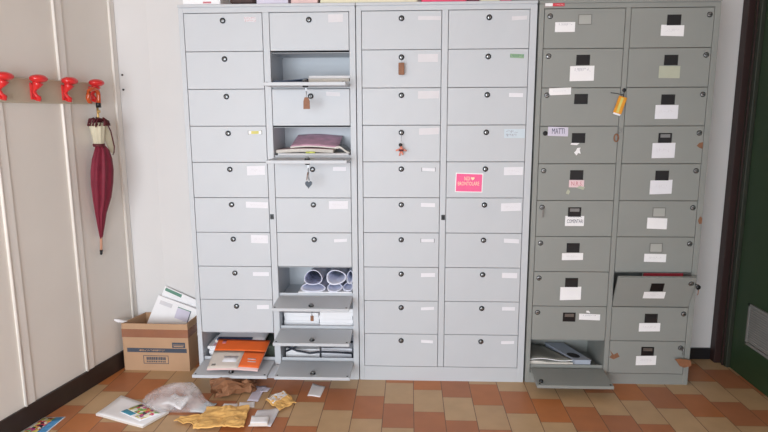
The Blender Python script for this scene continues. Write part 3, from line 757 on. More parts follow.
roll('long flattened white roll at lower left under the patterned one', -0.243, zb + 0.019, 0.060, 0.0165, 0.03, 0.25, 0.10, M['roll_in'])
roll('small flattened white roll at lower middle of the rolls', -0.130, zb + 0.0185, 0.036, 0.0165, 0.035, 0.25, 0.02, M['roll_in'])
roll('small flattened white roll at lower right of the rolls', -0.060, zb + 0.0175, 0.024, 0.0155, 0.05, 0.25, 0.0, M['roll_in'])
# row 9
z = shelf_z('B', 9)
stack_of('tall bright white stack of sheets on the right in the locker below the rolls', 'paper_stack', 'papers', -0.214, 0.045, -0.036, 0.27, z, 0.118, M['paper'], 6, 0)
stack_of('lower white stack of sheets on the left in the locker below the rolls', 'paper_stack', 'papers', -0.408, 0.07, -0.222, 0.27, z, 0.085, M['paper'], 4, 0)
# row 10 right
z = shelf_z('B', 10) + 0.0
stack_of('loose white papers on the left of the bottom locker with black cables', 'paper_stack', 'papers', -0.408, 0.07, -0.225, 0.27, z, 0.060, M['paper'], 3, 2)
stack_of('white papers on the right of the bottom locker with black cables', 'paper_stack', 'papers', -0.210, 0.082, -0.044, 0.265, z, 0.062, M['paper_pale'], 3, -2)
s = MB(); pts = []
zc = z + 0.078
for i in range(13):
    u = i / 12; pts.append((-0.405 + 0.36 * u, 0.10 + 0.02 * math.sin(u * 7), zc + 0.010 * math.cos(u * 6)))
s.tube([(-0.400, 0.045, z + 0.088), (-0.34, 0.04, z + 0.062), (-0.27, 0.04, z + 0.050), (-0.20, 0.035, z + 0.060), (-0.12, 0.04, z + 0.056), (-0.045, 0.05, z + 0.048), (-0.042, 0.06, z + 0.02)], 0.0055, M['cable'], 8)
s.tube([(-0.40, 0.05, z + 0.055), (-0.36, 0.045, z + 0.075), (-0.33, 0.05, z + 0.095)], 0.005, M['cable'], 8)
s.tube(pts, 0.0062, M['cable'], 8)
s.tube([(-0.405, 0.12, zc), (-0.34, 0.13, zc + 0.012), (-0.28, 0.15, zc + 0.024), (-0.22, 0.14, zc + 0.012), (-0.16, 0.13, zc + 0.015)], 0.005, M['cable'], 8)
s.tube([(-0.25, 0.07, zc + 0.006), (-0.235, 0.09, zc + 0.03), (-0.205, 0.09, zc + 0.03), (-0.20, 0.07, zc + 0.008), (-0.23, 0.06, zc + 0.012)], 0.006, M['cable'], 8)
tag(s.build('cable'), 'black cable coiled over the papers in the bottom right open locker', 'cable')
# row 10 left
z = shelf_z('A', 10)
stack_of('stack of white letters at the back of the bottom left locker', 'paper_stack', 'papers', -0.826, 0.06, -0.56, 0.275, z, 0.066, M['paper'], 4, 1, seed=5)
s = MB(); s.box(-0.826, 0.04, z + 0.067, -0.720, 0.20, z + 0.082, M['paper']); s.scribble(-0.812, z + 0.068, -0.74, z + 0.082, 0.04, M['ink_soft'], 9)
s.box(-0.80, 0.05, z + 0.0818, -0.745, 0.10, z + 0.0826, M['magenta_cover'])
tag(s.build('letter'), 'white letter with printed panel left of the orange brochure', 'letter')
s = MB(); s.sheet(lambda u, v: (-0.80 + 0.27 * u, 0.09 + 0.185 * v), 8, 4, lambda u, v: z + 0.083 + 0.02 * v, 0.012, M['paper'], M['pages'])
s.box(-0.79, 0.089, z + 0.094, -0.60, 0.12, z + 0.104, M['blue_cover'])
tag(s.build('booklet'), 'white booklet with dark blue spine behind the orange brochure', 'booklet')
s = MB(); s.sheet(lambda u, v: (-0.545 + 0.085 * u, 0.05 + 0.20 * v), 4, 4, lambda u, v: z + 0.0 + 0.0 * v, 0.082, M['dark_print'], M['dark_print'])
tag(s.build('magazine'), 'dark green and black magazine at the right of the bottom left locker', 'magazine')
# orange brochure, resting on flap and papers
s = MB()
FL, FR, RL, RR = Vector((-0.768, -0.150, 0.108)), Vector((-0.506, -0.150, 0.106)), Vector((-0.778, 0.085, 0.178)), Vector((-0.494, 0.085, 0.172))
def BP(u, v, h=0.0):
    p = FL.lerp(FR, u).lerp(RL.lerp(RR, u), v)
    return Vector((p.x, p.y, p.z + h + 0.006 * math.sin(u * PI) * (1 - v)))
def quad_slab(s, u0, v0, u1, v1, h0, h1, m, k=6):
    rows = []
    for j in range(k + 1):
        for hh in (h0, h1): pass
    T_ = [[s.bm.verts.new(BP(u0 + (u1 - u0) * i / k, v0 + (v1 - v0) * j / k, h1)) for i in range(k + 1)] for j in range(k + 1)]
    B_ = [[s.bm.verts.new(BP(u0 + (u1 - u0) * i / k, v0 + (v1 - v0) * j / k, h0)) for i in range(k + 1)] for j in range(k + 1)]
    for j in range(k):
        for i in range(k):
            s.face([T_[j][i], T_[j][i + 1], T_[j + 1][i + 1], T_[j + 1][i]], m, True); s.face([B_[j][i], B_[j + 1][i], B_[j + 1][i + 1], B_[j][i + 1]], m)
    for i in range(k):
        s.face([B_[0][i], B_[0][i + 1], T_[0][i + 1], T_[0][i]], m); s.face([B_[k][i + 1], B_[k][i], T_[k][i], T_[k][i + 1]], m)
        s.face([B_[i + 1][0], B_[i][0], T_[i][0], T_[i + 1][0]], m); s.face([B_[i][k], B_[i + 1][k], T_[i + 1][k], T_[i][k]], m)
quad_slab(s, 0, 0, 1, 1, 0, 0.006, M['skin_pink'])
quad_slab(s, 0.0, 0.60, 1, 1, 0.006, 0.0072, M['orange']); quad_slab(s, 0.6, 0.07, 1.0, 0.60, 0.006, 0.0072, M['orange'])
quad_slab(s, 0.0, 0.02, 0.6, 0.60, 0.006, 0.0070, M['greige'])
quad_slab(s, 0.25, 0.22, 0.52, 0.42, 0.007, 0.0074, M['paper_pale'], 2)
quad_slab(s, 0.06, 0.10, 0.14, 0.16, 0.007, 0.0076, M['grey_mag'], 2); quad_slab(s, 0.10, 0.84, 0.17, 0.95, 0.007, 0.0078, M['ink_red'], 2)
quad_slab(s, 0.72, 0.32, 0.88, 0.36, 0.007, 0.0078, M['skin_pink'], 2); quad_slab(s, 0.74, 0.24, 0.90, 0.27, 0.007, 0.0078, M['skin_pink'], 2)
tag(s.build('brochure'), 'orange and pale grey brochure sliding out onto the bottom left flap', 'brochure')
# darker cabinet, bottom locker
z = 0.064
s = MB(); s.sheet(lambda u, v: (0.900 + (0.225 - 0.125 * v) * u, 0.03 + 0.22 * v), 12, 6, lambda u, v: z + 0.008 * max(0, math.sin(u * 5 + 1)), 0.036, M['grey_mag'], M['pages'])
s.sheet(lambda u, v: (0.900 + (0.222 - 0.125 * v) * u, 0.028 + 0.22 * v), 12, 6, lambda u, v: z + 0.050 + 0.006 * math.sin(u * 6), 0.004, M['grey_mag'], M['paper'])
tag(s.build('magazine'), 'thick grey magazine lying open-edged in the bottom locker of the darker cabinet', 'magazine')
s = MB()
s.prism([(1.033, 0.26), (1.135, 0.03), (1.215, 0.03), (1.13, 0.26)], 'z', z, z + 0.050, M['bluegrey'])
s.prism([(1.027, 0.26), (1.130, 0.026), (1.217, 0.026), (1.132, 0.26)], 'z', z + 0.0502, z + 0.054, M['bluegrey'])
s.prism([(1.140 + 0.030 * math.cos(a) - 0.010 * math.sin(a), 0.085 + 0.034 * math.sin(a)) for a in [2 * PI * i / 18 for i in range(18)]], 'z', z + 0.0538, z + 0.0545, M['black'])
tag(s.build('folder'), 'blue grey folder with a black oval hole in the darker cabinet', 'folder')
# red folder behind the tilted door
s = MB(); s.box(1.47, 0.06, ROWS['F'][8] + 0.004, 1.668, 0.072, ROWS['F'][7] - 0.012, M['red'], bevel=0.001); s.box(1.47, 0.0725, ROWS['F'][8] + 0.004, 1.668, 0.085, ROWS['F'][7] - 0.016, M['pages'])
tag(s.build('folder'), 'red folder standing behind the tilted half-open door', 'folder')

# ------------------------------------------------------------------ things on top of the lockers
ZT = 1.9175
def top_box(name, label, cat, x0, x1, h, m, y0=0.01, y1=0.26, bevel=0.003, extra=None):
    s = MB(); s.box(x0, y0, ZT, x1, y1, ZT + h, m, bevel=bevel)
    if extra: extra(s)
    return tag(s.build(name), label, cat, 'things stored on top of the lockers')
top_box('carton', 'white carton at the left end on top of the lockers', 'box', -0.84, -0.655, 0.16, M['paper'], extra=lambda s: (s.box(-0.842, 0.008, ZT + 0.11, -0.653, 0.262, ZT + 0.165, M['paper_pale'], bevel=0.002), s.box(-0.74, 0.0085, ZT + 0.006, -0.70, 0.0099, ZT + 0.014, M['ink_red'])))
s = MB(); s.box(-0.612, 0.02, ZT, -0.49, 0.24, ZT + 0.055, M['bag_dark'], bevel=0.012); s.tube([(-0.60, 0.018, ZT + 0.03), (-0.56, 0.006, ZT + 0.05), (-0.52, 0.006, ZT + 0.05), (-0.50, 0.018, ZT + 0.03)], 0.005, M['bag_dark'])
tag(s.build('pouch'), 'dark brown pouch lying on top of the left lockers', 'pouch', 'things stored on top of the lockers')
top_box('paper_stack', 'pale grey paper stack on the lockers right of the dark pouch', 'papers', -0.478, -0.325, 0.05, M['paper_lilac'], bevel=0.001, extra=lambda s: s.box(-0.476, 0.012, ZT + 0.0505, -0.33, 0.25, ZT + 0.056, M['paper']))
top_box('carton', 'beige carton on top of the left lockers near the seam', 'box', -0.312, -0.182, 0.10, M['skin_pink'], extra=lambda s: s.box(-0.313, 0.009, ZT + 0.07, -0.181, 0.261, ZT + 0.102, M['card']))
top_box('carton', 'long cream carton spanning the seam on top of the lockers', 'box', -0.170, 0.296, 0.12, M['cream'], extra=lambda s: s.box(-0.172, 0.008, ZT + 0.09, 0.298, 0.262, ZT + 0.124, M['cream'], bevel=0.002))
top_box('folder', 'bright pink folder on top of the middle lockers', 'folder', 0.315, 0.528, 0.045, M['folder_pink'], extra=lambda s: s.box(0.317, 0.0085, ZT + 0.006, 0.526, 0.0105, ZT + 0.018, M['folder_pink']))
top_box('folder', 'dark maroon folder right of the bright pink one', 'folder', 0.531, 0.588, 0.05, M['maroon'], extra=lambda s: s.box(0.535, 0.0085, ZT + 0.01, 0.584, 0.0105, ZT + 0.02, M['maroon']))
top_box('carton', 'small cream carton between maroon folder and pink packet', 'box', 0.594, 0.686, 0.06, M['cream'], extra=lambda s: s.box(0.593, 0.009, ZT + 0.045, 0.687, 0.261, ZT + 0.062, M['cream']))
top_box('packet', 'small pink packet on top of the middle lockers at the right', 'packet', 0.690, 0.744, 0.03, M['pink'], bevel=0.006, extra=lambda s: s.box(0.70, 0.0085, ZT + 0.008, 0.735, 0.0105, ZT + 0.016, M['paper']))
top_box('carton', 'grey carton over the seam to the darker cabinet', 'box', 0.752, 0.925, 0.09, M['grey_mag'], extra=lambda s: s.box(0.751, 0.009, ZT + 0.06, 0.926, 0.261, ZT + 0.092, M['grey_mag']))
top_box('carton', 'cream carton on top of the darker cabinet', 'box', 0.935, 1.335, 0.10, M['cream'], extra=lambda s: s.box(0.933, 0.008, ZT + 0.07, 1.337, 0.262, ZT + 0.104, M['cream'], bevel=0.002))
top_box('folder', 'maroon and red folder at the right end on top of the darker cabinet', 'folder', 1.36, 1.69, 0.04, M['maroon'], extra=lambda s: s.box(1.46, 0.0085, ZT + 0.003, 1.54, 0.0105, ZT + 0.02, M['red']))

# ------------------------------------------------------------------ coat rack and umbrella
rk = thing('coat_rack', 'long beige wall board with red plastic coat hooks on the left wall', 'coat rack', LW(-1.0, 0.0, 1.447))
def put(s, t, nm, **kw):
    o = s.build(nm, t, **kw)
    o.location = t.matrix_basis.inverted() @ Vector((0, 0, 0)); return o
s = MB(); s.box(-2.0, 0.0, 1.447, 0.092, 0.019, 1.553, M['rack'], bevel=0.003, T=LW); put(s, rk, 'board')
def hook_mesh(s0):
    s = MB()
    T = lambda a, d, z: LW(s0 + a, d, z)
    P = [(0.006, 0.020, 1.470), (0.012, 0.034, 1.463), (0.012, 0.044, 1.462), (0.006, 0.050, 1.470), (-0.003, 0.044, 1.480), (-0.006, 0.038, 1.495), (-0.004, 0.040, 1.510), (0.001, 0.048, 1.524), (0.004, 0.054, 1.538)]
    R_ = [0.007, 0.008, 0.0095, 0.009, 0.0075, 0.0085, 0.012, 0.018, 0.024]
    s.tube([T(*p) for p in P], 0.01, M['hook_red'], 12, R_)
    s.ellipsoid((0.004, 0.058, 1.552), 0.040, 0.034, 0.0185, M['hook_red'], T=T, n=20, k=10)
    s.box(-0.012, 0.0185, 1.462, 0.010, 0.026, 1.535, M['hook_red'], bevel=0.003, T=T)
    s.box(-0.010, 0.022, 1.500, 0.006, 0.044, 1.528, M['hook_red'], bevel=0.003, T=T)
    return s
HS = [0.018, -0.160, -0.342, -0.520, -0.700, -0.880]
for i, h in enumerate(HS): put(hook_mesh(h), rk, 'hook')

u0 = Vector(LW(0.012, 0.068, 0))
ux, uy = Vector((TX, TY, 0)), Vector((TY, -TX, 0))
um = thing('umbrella', 'closed burgundy umbrella with cream collar hanging from the last red hook', 'umbrella', (u0.x, u0.y, 0.69))
def U(a, d, z):
    h = z - 1.45                       # the tip leans in against the wall
    return tuple(u0 + ux * (a + 0.027 * h) + uy * (d + 0.066 * h) + Vector((0, 0, z)))
lean = lambda z: (1.45 - z) * -0.0  # hangs plumb
s = MB()
hp = []
RH = 0.036
for i in range(13):
    a = PI * i / 12
    hp.append(U(-RH + RH * math.cos(a) , 0.0, 1.490 + 0.030 * math.sin(a)))
hp = [U(0, 0, 1.452), U(0.001, 0, 1.470)] + hp + [U(-2 * RH - 0.001, 0, 1.474), U(-2 * RH + 0.008, 0, 1.459), U(-2 * RH + 0.022, 0, 1.453)]
s.tube(hp, 0.0105, M['amber'], 12, [0.0105] * (len(hp) - 1) + [0.007]); put(s, um, 'handle')
s = MB(); s.lathe([(0.0125, 0), (0.0125, 0.022), (0.0115, 0.024)], U(0, 0, 1.430), (0, 0, 1), M['black'], 16); put(s, um, 'ferrule')
s = MB(); s.lathe([(0.0055, 0), (0.0055, 0.085)], U(0, 0, 1.348), (0, 0, 1), M['gold'], 12); s.lathe([(0.009, 0), (0.009, 0.012)], U(0, 0, 1.405), (0, 0, 1), M['gold'], 12); put(s, um, 'shaft')
s = MB()   # ruffled edge above the collar
rd = random.Random(3)
for i in range(16):
    a = 2 * PI * i / 16; r1 = 0.030 + 0.008 * rd.random()
    s.tube([U(0.010 * math.cos(a), 0.010 * math.sin(a), 1.350), U(r1 * 0.7 * math.cos(a), r1 * .7 * math.sin(a), 1.366 + 0.014 * rd.random()), U(r1 * 1.35 * math.cos(a + .2), r1 * 1.2 * math.sin(a + .2), 1.362 + 0.014 * rd.random()), U(r1 * 1.6 * math.cos(a + .3), r1 * 1.3 * math.sin(a + .3), 1.340)], 0.005, M['burgundy_dark'], 6)
put(s, um, 'ruffle')
s = MB()
s.lathe([(0.012, 0), (0.024, 0.004), (0.028, 0.045), (0.036, 0.090), (0.040, 0.108), (0.020, 0.112)], U(0, 0, 1.245), (0, 0, 1), M['cream_cloth'], 40, f=lambda a, i: 1 + 0.07 * math.cos(9 * a)); put(s, um, 'collar')
s = MB()
s.sheet(lambda u, v: (u, v), 1, 1, lambda u, v: 0, 0.001, M['cream_cloth']); s.bm.clear()
pts3 = [(0.030, 0.014, 1.345), (0.062, 0.016, 1.300), (0.088, 0.014, 1.225), (0.084, 0.012, 1.195), (0.060, 0.010, 1.215), (0.030, 0.010, 1.270)]
A_ = [s.bm.verts.new(U(*p)) for p in pts3]; B_ = [s.bm.verts.new(U(p[0], p[1] + 0.004, p[2])) for p in pts3]
s.face(A_[::-1], M['cream_cloth']); s.face(B_, M['cream_cloth'])
for i in range(6): s.face([A_[i], A_[(i + 1) % 6], B_[(i + 1) % 6], B_[i]], M['cream_cloth'])
put(s, um, 'loose_panel')
s = MB()
s.tube([U(0.035, 0.02, 1.352), U(0.060, 0.022, 1.310), U(0.088, 0.020, 1.232), U(0.090, 0.016, 1.200), U(0.084, 0.014, 1.190)], 0.0032, M['burgundy_dark'], 6)
s.tube([U(-0.035, 0.02, 1.350), U(-0.050, 0.022, 1.335)], 0.0032, M['burgundy_dark'], 6); put(s, um, 'edge_cord')
s = MB(); s.lathe([(0.026, 0), (0.028, 0.003), (0.029, 0.012), (0.026, 0.015)], U(0, 0, 1.236), (0, 0, 1), M['burgundy_dark'], 30); put(s, um, 'tie_band')
s = MB()
prof = [(0.006, 0), (0.010, 0.010), (0.019, 0.06), (0.031, 0.13), (0.050, 0.21), (0.060, 0.29), (0.062, 0.35), (0.055, 0.41), (0.040, 0.455), (0.028, 0.478), (0.018, 0.482)]
def fold(a, i): return 1 + (0.13 if 1 < i < 9 else 0.05) * math.cos(9 * a + 0.25 * i) + 0.04 * math.sin(17 * a)
rings = []
for i, (r_, h_) in enumerate(prof):
    ring_ = []
    for k_ in range(72):
        a = 2 * PI * k_ / 72; f2 = fold(a, i)
        ring_.append(s.bm.verts.new(U(0.004 + r_ * f2 * math.cos(a), 0.60 * r_ * f2 * math.sin(a) + (0.012 if 3 < i < 9 else 0.004), 0.762 + h_)))
    rings.append(ring_)
s.loft(rings, M['burgundy']); put(s, um, 'canopy')
axu = (ux * 0.027 + uy * 0.066 + Vector((0, 0, 1))).normalized()
s = MB(); s.lathe([(0.0065, 0), (0.0065, 0.07)], U(0.004, 0.003, 0.700), axu, M['wood_tip'], 12); put(s, um, 'tip_rod')
s = MB(); s.lathe([(0.004, 0), (0.0065, 0.004), (0.0072, 0.026)], U(0.004, 0.003, 0.676), axu, M['black'], 12); put(s, um, 'end_cap')

# ------------------------------------------------------------------ cardboard box with envelopes
bx0, bx1, by0, by1, bh = -1.312, -0.943, 0.070, 0.262, 0.270
# the box stands slightly clear of the slanting left wall
bt = thing('cardboard_box', 'open cardboard box with navy printed band standing beside the left lockers', 'box', ((bx0 + bx1) / 2, 0.18, 0))
s = MB(); th = 0.004
by1l = 0.300
poly = lambda z: None
# walls as prisms in plan (left side follows the room)
OUT = [(bx0, by0 + 0.006), (bx1, by0), (bx1 + 0.012, by1), (bx0 + 0.052, by1)]
def off(p, q, t): 
    d = Vector((q[0] - p[0], q[1] - p[1])).normalized(); return Vector((-d.y, d.x)) * t
for i in range(4):
    p, q = OUT[i], OUT[(i + 1) % 4]; o_ = off(p, q, th)
    mi = M['card']
    s.prism([p, q, (q[0] + o_.x, q[1] + o_.y), (p[0] + o_.x, p[1] + o_.y)], 'z', 0.001, bh + (0.006 if i == 1 else 0.0), mi)
s.prism([(p[0] * 0.999, p[1]) for p in OUT], 'z', 0.0, 0.004, M['card'])
put(s, bt, 'box_body')
fr = lambda x: by0 + 0.006 * (bx1 - x) / (bx1 - bx0)
def front_patch(s, x0, z0, x1, z1, d, m):
    s.prism([(x0, fr(x0) - d), (x1, fr(x1) - d), (x1, fr(x1) + 0.0005), (x0, fr(x0) + 0.0005)], 'z', z0, z1, m)
s = MB(); front_patch(s, bx0 - 0.0015, 0.192, bx1 + 0.0012, 0.238, 0.0015, M['tape'])
e0, e1 = OUT[1], OUT[2]
s.prism([(e0[0], e0[1] - 0.0015), (e0[0] + 0.0015, e0[1] - 0.0015), (e1[0] + 0.0015, e1[1]), (e1[0], e1[1])], 'z', 0.192, 0.238, M['tape']); put(s, bt, 'packing_tape', label='shiny brown packing tape')
s = MB(); front_patch(s, bx0 + 0.022, 0.106, bx1 - 0.012, 0.130, 0.0008, M['navy'])
s.scribble(bx0 + 0.09, 0.112, bx1 - 0.08, 0.124, by0 + 0.0022, M['card'], 12, 0.003)
for cx_ in (bx0 + 0.10, bx1 - 0.10): s.lathe([(0.004, 0), (0.004, 0.0012)], (cx_, by0 + 0.0035, 0.118), (0, -1, 0), M['card'], 12)
put(s, bt, 'printed_band', label='navy printed band with small lettering')
s = MB()
X0, X1, Z0, Z1 = -1.202, -1.060, 0.040, 0.088
for q in ((X0, Z0, X1, Z0 + 0.003), (X0, Z1 - 0.003, X1, Z1), (X0, Z0, X0 + 0.003, Z1), (X1 - 0.003, Z0, X1, Z1)): front_patch(s, *[q[0], q[1], q[2], q[3]], 0.0008, M['navy'])
rd = random.Random(5); x = X0 + 0.018
while x < X1 - 0.02:
    w_ = rd.uniform(0.004, 0.009)
    front_patch(s, x, Z0 + 0.022, x + w_, Z1 - 0.009, 0.0008, M['navy']); front_patch(s, x, Z0 + 0.008, x + w_ * 0.8, Z0 + 0.017, 0.0008, M['navy'])
    x += w_ + 0.0025
put(s, bt, 'printed_panel', label='framed block of dark print')
s = MB(); front_patch(s, -1.035, 0.134, -0.962, 0.165, 0.0008, M['navy']); front_patch(s, -1.030, 0.150, -0.968, 0.153, 0.0012, M['card']); front_patch(s, -1.026, 0.140, -0.972, 0.145, 0.0012, M['card']); put(s, bt, 'printed_logo', label='small dark printed block near the corner')
s = MB(); s.prism([(OUT[1][0] + 0.0055, 0.17), (OUT[1][0] + 0.0065, 0.19), (OUT[1][0] + 0.0065, 0.26), (OUT[1][0] + 0.0055, 0.24)], 'z', 0.098, 0.112, M['slot']); put(s, bt, 'hand_hole')

def leaning(label, quad, th, m, extras=(), name='envelope'):
    """flat envelope: quad of 4 world points (bottom-left, bottom-right, top-right, top-left)"""
    s = MB(); Q = [Vector(p) for p in quad]
    n_ = (Q[1] - Q[0]).cross(Q[3] - Q[0]).normalized()
    if n_.y > 0: n_ = -n_
    def P(u, v): return Q[0].lerp(Q[1], u).lerp(Q[3].lerp(Q[2], u), v)
    def slab(pts, h0, h1, mm):
        A = [s.bm.verts.new(P(*p) + n_ * h0) for p in pts]; B = [s.bm.verts.new(P(*p) + n_ * h1) for p in pts]
        k_ = len(pts); s.face(A[::-1], mm); s.face(B, mm)
        for i in range(k_): s.face([A[i], A[(i + 1) % k_], B[(i + 1) % k_], B[i]], mm)
    slab([(0, 0), (1, 0), (1, 1), (0, 1)], 0, th, m)
    for u0_, v0_, u1_, v1_, mm in extras: slab([(u0_, v0_), (u1_, v0_), (u1_, v1_), (u0_, v1_)], th - 0.0002, th + 0.0008, mm)
    return tag(s.build(name), label, 'envelope', 'envelopes in the cardboard box')
leaning('large white envelope with green bar at the back of the cardboard box', [(-1.235, 0.225, 0.175), (-1.010, 0.190, 0.06), (-0.905, 0.278, 0.315), (-1.140, 0.278, 0.423)], 0.003, M['paper'], [(0.03, 0.915, 0.42, 0.98, M['stamp_green'])])
leaning('white envelope with printed stamp box in front inside the cardboard box', [(-1.262, 0.170, 0.13), (-0.965, 0.140, 0.04), (-0.905, 0.235, 0.285), (-1.172, 0.255, 0.376)], 0.003, M['paper'], [(0.46, 0.90, 0.74, 0.915, M['stamp_green']), (0.73, 0.66, 0.745, 0.915, M['navy']), (0.46, 0.68, 0.73, 0.90, M['paper_lilac']), (0.08, 0.84, 0.34, 0.92, M['paper_faint'])])
# crumpled tissue at the left of the box
s = MB(); T_ = [(-1.335, 0.050, 0.300), (-1.318, 0.062, 0.289), (-1.302, 0.074, 0.281), (-1.285, 0.090, 0.278)]
s.tube(T_, 0.008, M['paper'], 10, [0.004, 0.0095, 0.007, 0.003]); tag(s.build('paper_scrap'), 'white twisted paper scrap on the left corner of the cardboard box', 'scrap')

# ------------------------------------------------------------------ litter on the floor
def bil(q):
    q = [Vector(p) for p in q]
    return lambda u, v: tuple(q[0].lerp(q[1], u).lerp(q[3].lerp(q[2], u), v))
def flatthing(name, label, cat, quad, th, m, z=0.0006, group=None, amp=0.0, curl=0.0, n=8, layers=None, seed=0, parts=None, m2=None):
    P = bil(quad)
    def hf(u, v): return z + amp * (0.5 + 0.5 * math.sin(u * 5 + seed) * math.cos(v * 4 + seed)) + curl * max(0, u - 0.6) ** 2 * 6
    s = MB(); s.sheet(P, n, n, hf, th, m, m2)
    if layers:
        for (u0_, v0_, u1_, v1_, mm) in layers:
            s.sheet(lambda u, v: P(u0_ + (u1_ - u0_) * u, v0_ + (v1_ - v0_) * v), max(1, int(n / 2)), max(1, int(n / 2)), lambda u, v: hf(u0_ + (u1_ - u0_) * u, v0_ + (v1_ - v0_) * v) + th - 0.0001, 0.0007, mm)
    return tag(s.build(name), label, cat, group)
FG = 'papers littering the tiled floor'
# white stack of paper: bottom bundle and bent top sheet
flatthing('paper_stack', 'white stack of paper with a bent corner on the floor, under the comic leaflet', 'papers', [(-1.205, -0.430), (-0.935, -0.530), (-0.870, -0.395), (-1.175, -0.245)], 0.010, M['paper'], amp=0.004, curl=0.0, seed=1, m2=M['pages'])
flatthing('leaflet', 'colourful comic leaflet lying on the white stack of paper', 'leaflet', [(-1.095, -0.418), (-0.965, -0.492), (-0.895, -0.428), (-1.030, -0.332)], 0.002, M['paper'], z=0.0168, amp=0.001, n=10,
    layers=[(0.02, 0.03, 0.50, 0.30, M['teal']), (0.04, 0.34, 0.96, 0.96, M['comic']), (0.66, 0.10, 0.96, 0.34, M['comic'])])
flatthing('leaflet', 'colourful yellow and blue leaflet on the floor against the dark baseboard', 'leaflet', [(-1.478, -0.640), (-1.350, -0.660), (-1.342, -0.445), (-1.440, -0.452)], 0.002, M['paper'], amp=0.001, n=10,
    layers=[(0.60, 0.02, 0.96, 0.98, M['sky']), (0.04, 0.03, 0.60, 0.97, M['comic'])])
# clear plastic bag with paper inside
s = MB(); rings = []
bc = Vector((-0.885, -0.290)); dirv = Vector((0.94, -0.34)).normalized(); nv = Vector((-dirv.y, dirv.x))
for j, (t_, w_, h_) in enumerate([(-0.165, 0.02, 0.012), (-0.13, 0.075, 0.045), (-0.07, 0.115, 0.072), (0.0, 0.125, 0.080), (0.07, 0.105, 0.062), (0.13, 0.07, 0.040), (0.18, 0.045, 0.022), (0.215, 0.03, 0.012)]):
    r_ = []
    for i in range(28):
        a = 2 * PI * i / 28
        k_ = 1 + 0.16 * noise.noise(Vector((math.cos(a) * 2, math.sin(a) * 2, j * 0.9)))
        o_ = math.cos(a) * w_ * k_; zz = max(0.0012, h_ * 0.42 + math.sin(a) * h_ * 0.6 * k_)
        r_.append(s.bm.verts.new((bc.x + dirv.x * t_ + nv.x * o_, bc.y + dirv.y * t_ + nv.y * o_, zz)))
    rings.append(r_)
s.loft(rings, M['film']); tag(s.build('plastic_bag'), 'clear crumpled plastic bag lying next to the comic leaflet', 'plastic bag')
flatthing('crumpled_paper', 'white crumpled paper seen inside the clear plastic bag', 'paper', [(-0.925, -0.345), (-0.825, -0.365), (-0.80, -0.28), (-0.90, -0.245)], 0.010, M['paper'], z=0.006, amp=0.022, n=10, seed=3)
flatthing('paper_sheet', 'bluish white sheet between the plastic bag and the yellow envelope', 'paper', [(-0.775, -0.372), (-0.700, -0.392), (-0.672, -0.300), (-0.722, -0.282)], 0.003, M['paper_blue'], amp=0.006, seed=2, group=FG)
# brown paper bag, crumpled, mouth open to the lower left
s = MB()
bc = Vector((-0.648, -0.178, 0.0)); ax = Vector((0.84, 0.54, 0)); axn = Vector((-0.54, 0.84, 0))
def bag_ring(t_, w_, h_, j, inset=0.0, lift=0.0):
    out = []
    for i in range(18):
        a = 2 * PI * i / 18
        cx_ = math.copysign(abs(math.cos(a)) ** 0.7, math.cos(a)); sz_ = math.copysign(abs(math.sin(a)) ** 0.7, math.sin(a))
        k_ = 1 + 0.42 * (abs(noise.noise(Vector((math.cos(a) * 2.6 + 5, math.sin(a) * 2.6, j * 1.3)))) * 2 - 0.5)
        o_ = cx_ * (w_ - inset) * k_; zz = max(0.0012 + inset, h_ * 0.5 + sz_ * (h_ * 0.5 - inset) * k_ + lift)
        tt = t_ + 0.035 * noise.noise(Vector((math.cos(a) * 3, math.sin(a) * 3, 7 + j)))
        p = bc + ax * tt + axn * o_; out.append(s.bm.verts.new((p.x, p.y, zz)))
    return out
spec_ = [(0.125, 0.050, 0.020), (0.095, 0.055, 0.055), (0.055, 0.050, 0.045), (0.02, 0.056, 0.085), (-0.02, 0.060, 0.095), (-0.05, 0.055, 0.080), (-0.078, 0.058, 0.072)]
Oo = [bag_ring(*q, j) for j, q in enumerate(spec_)]
Ii = [bag_ring(*q, j, inset=0.003) for j, q in enumerate(spec_)][::-1]
s.loft(Oo, M['kraft_brown'], (True, False), smooth=False); s.loft(Ii[:-1], M['kraft_brown'], (False, True), smooth=False)
for i in range(18): s.face([Oo[-1][i], Oo[-1][(i + 1) % 18], Ii[0][(i + 1) % 18], Ii[0][i]], M['kraft_brown'])
tag(s.build('paper_bag'), 'brown crumpled paper bag on the floor in front of the left lockers', 'paper bag')
# yellow padded envelopes
def crumple(name, label, cat, quad, th, m, amp, n, seed, base=0.001, edge=0.012, group=None, layers=None):
    P0 = bil(quad)
    def P(u, v):
        x, y = P0(u, v)
        return x + edge * noise.noise(Vector((u * 4 + seed, v * 4, 1))), y + edge * noise.noise(Vector((u * 4, v * 4 + seed, 5)))
    def hf(u, v):
        return base + amp * (0.5 + 0.5 * noise.noise(Vector((u * 3.2 + seed, v * 3.2, seed)))) + amp * 0.45 * abs(noise.noise(Vector((u * 8, v * 8, seed + 2))))
    s = MB(); s.sheet(P, n, n, hf, th, m)
    if layers:
        for (u0_, v0_, u1_, v1_, mm) in layers:
            s.sheet(lambda u, v: P(u0_ + (u1_ - u0_) * u, v0_ + (v1_ - v0_) * v), 6, 6, lambda u, v: hf(u0_ + (u1_ - u0_) * u, v0_ + (v1_ - v0_) * v) + th - 0.0001, 0.0009, mm)
    for f in s.bm.faces: f.smooth = False
    return tag(s.build(name), label, cat, group)
crumple('padded_envelope', 'large crumpled yellow padded envelope on the floor', 'envelope', [(-0.700, -0.545), (-0.475, -0.525), (-0.500, -0.340), (-0.700, -0.362)], 0.007, M['kraft_yellow'], 0.024, 18, 2.0, edge=0.007, group=FG)
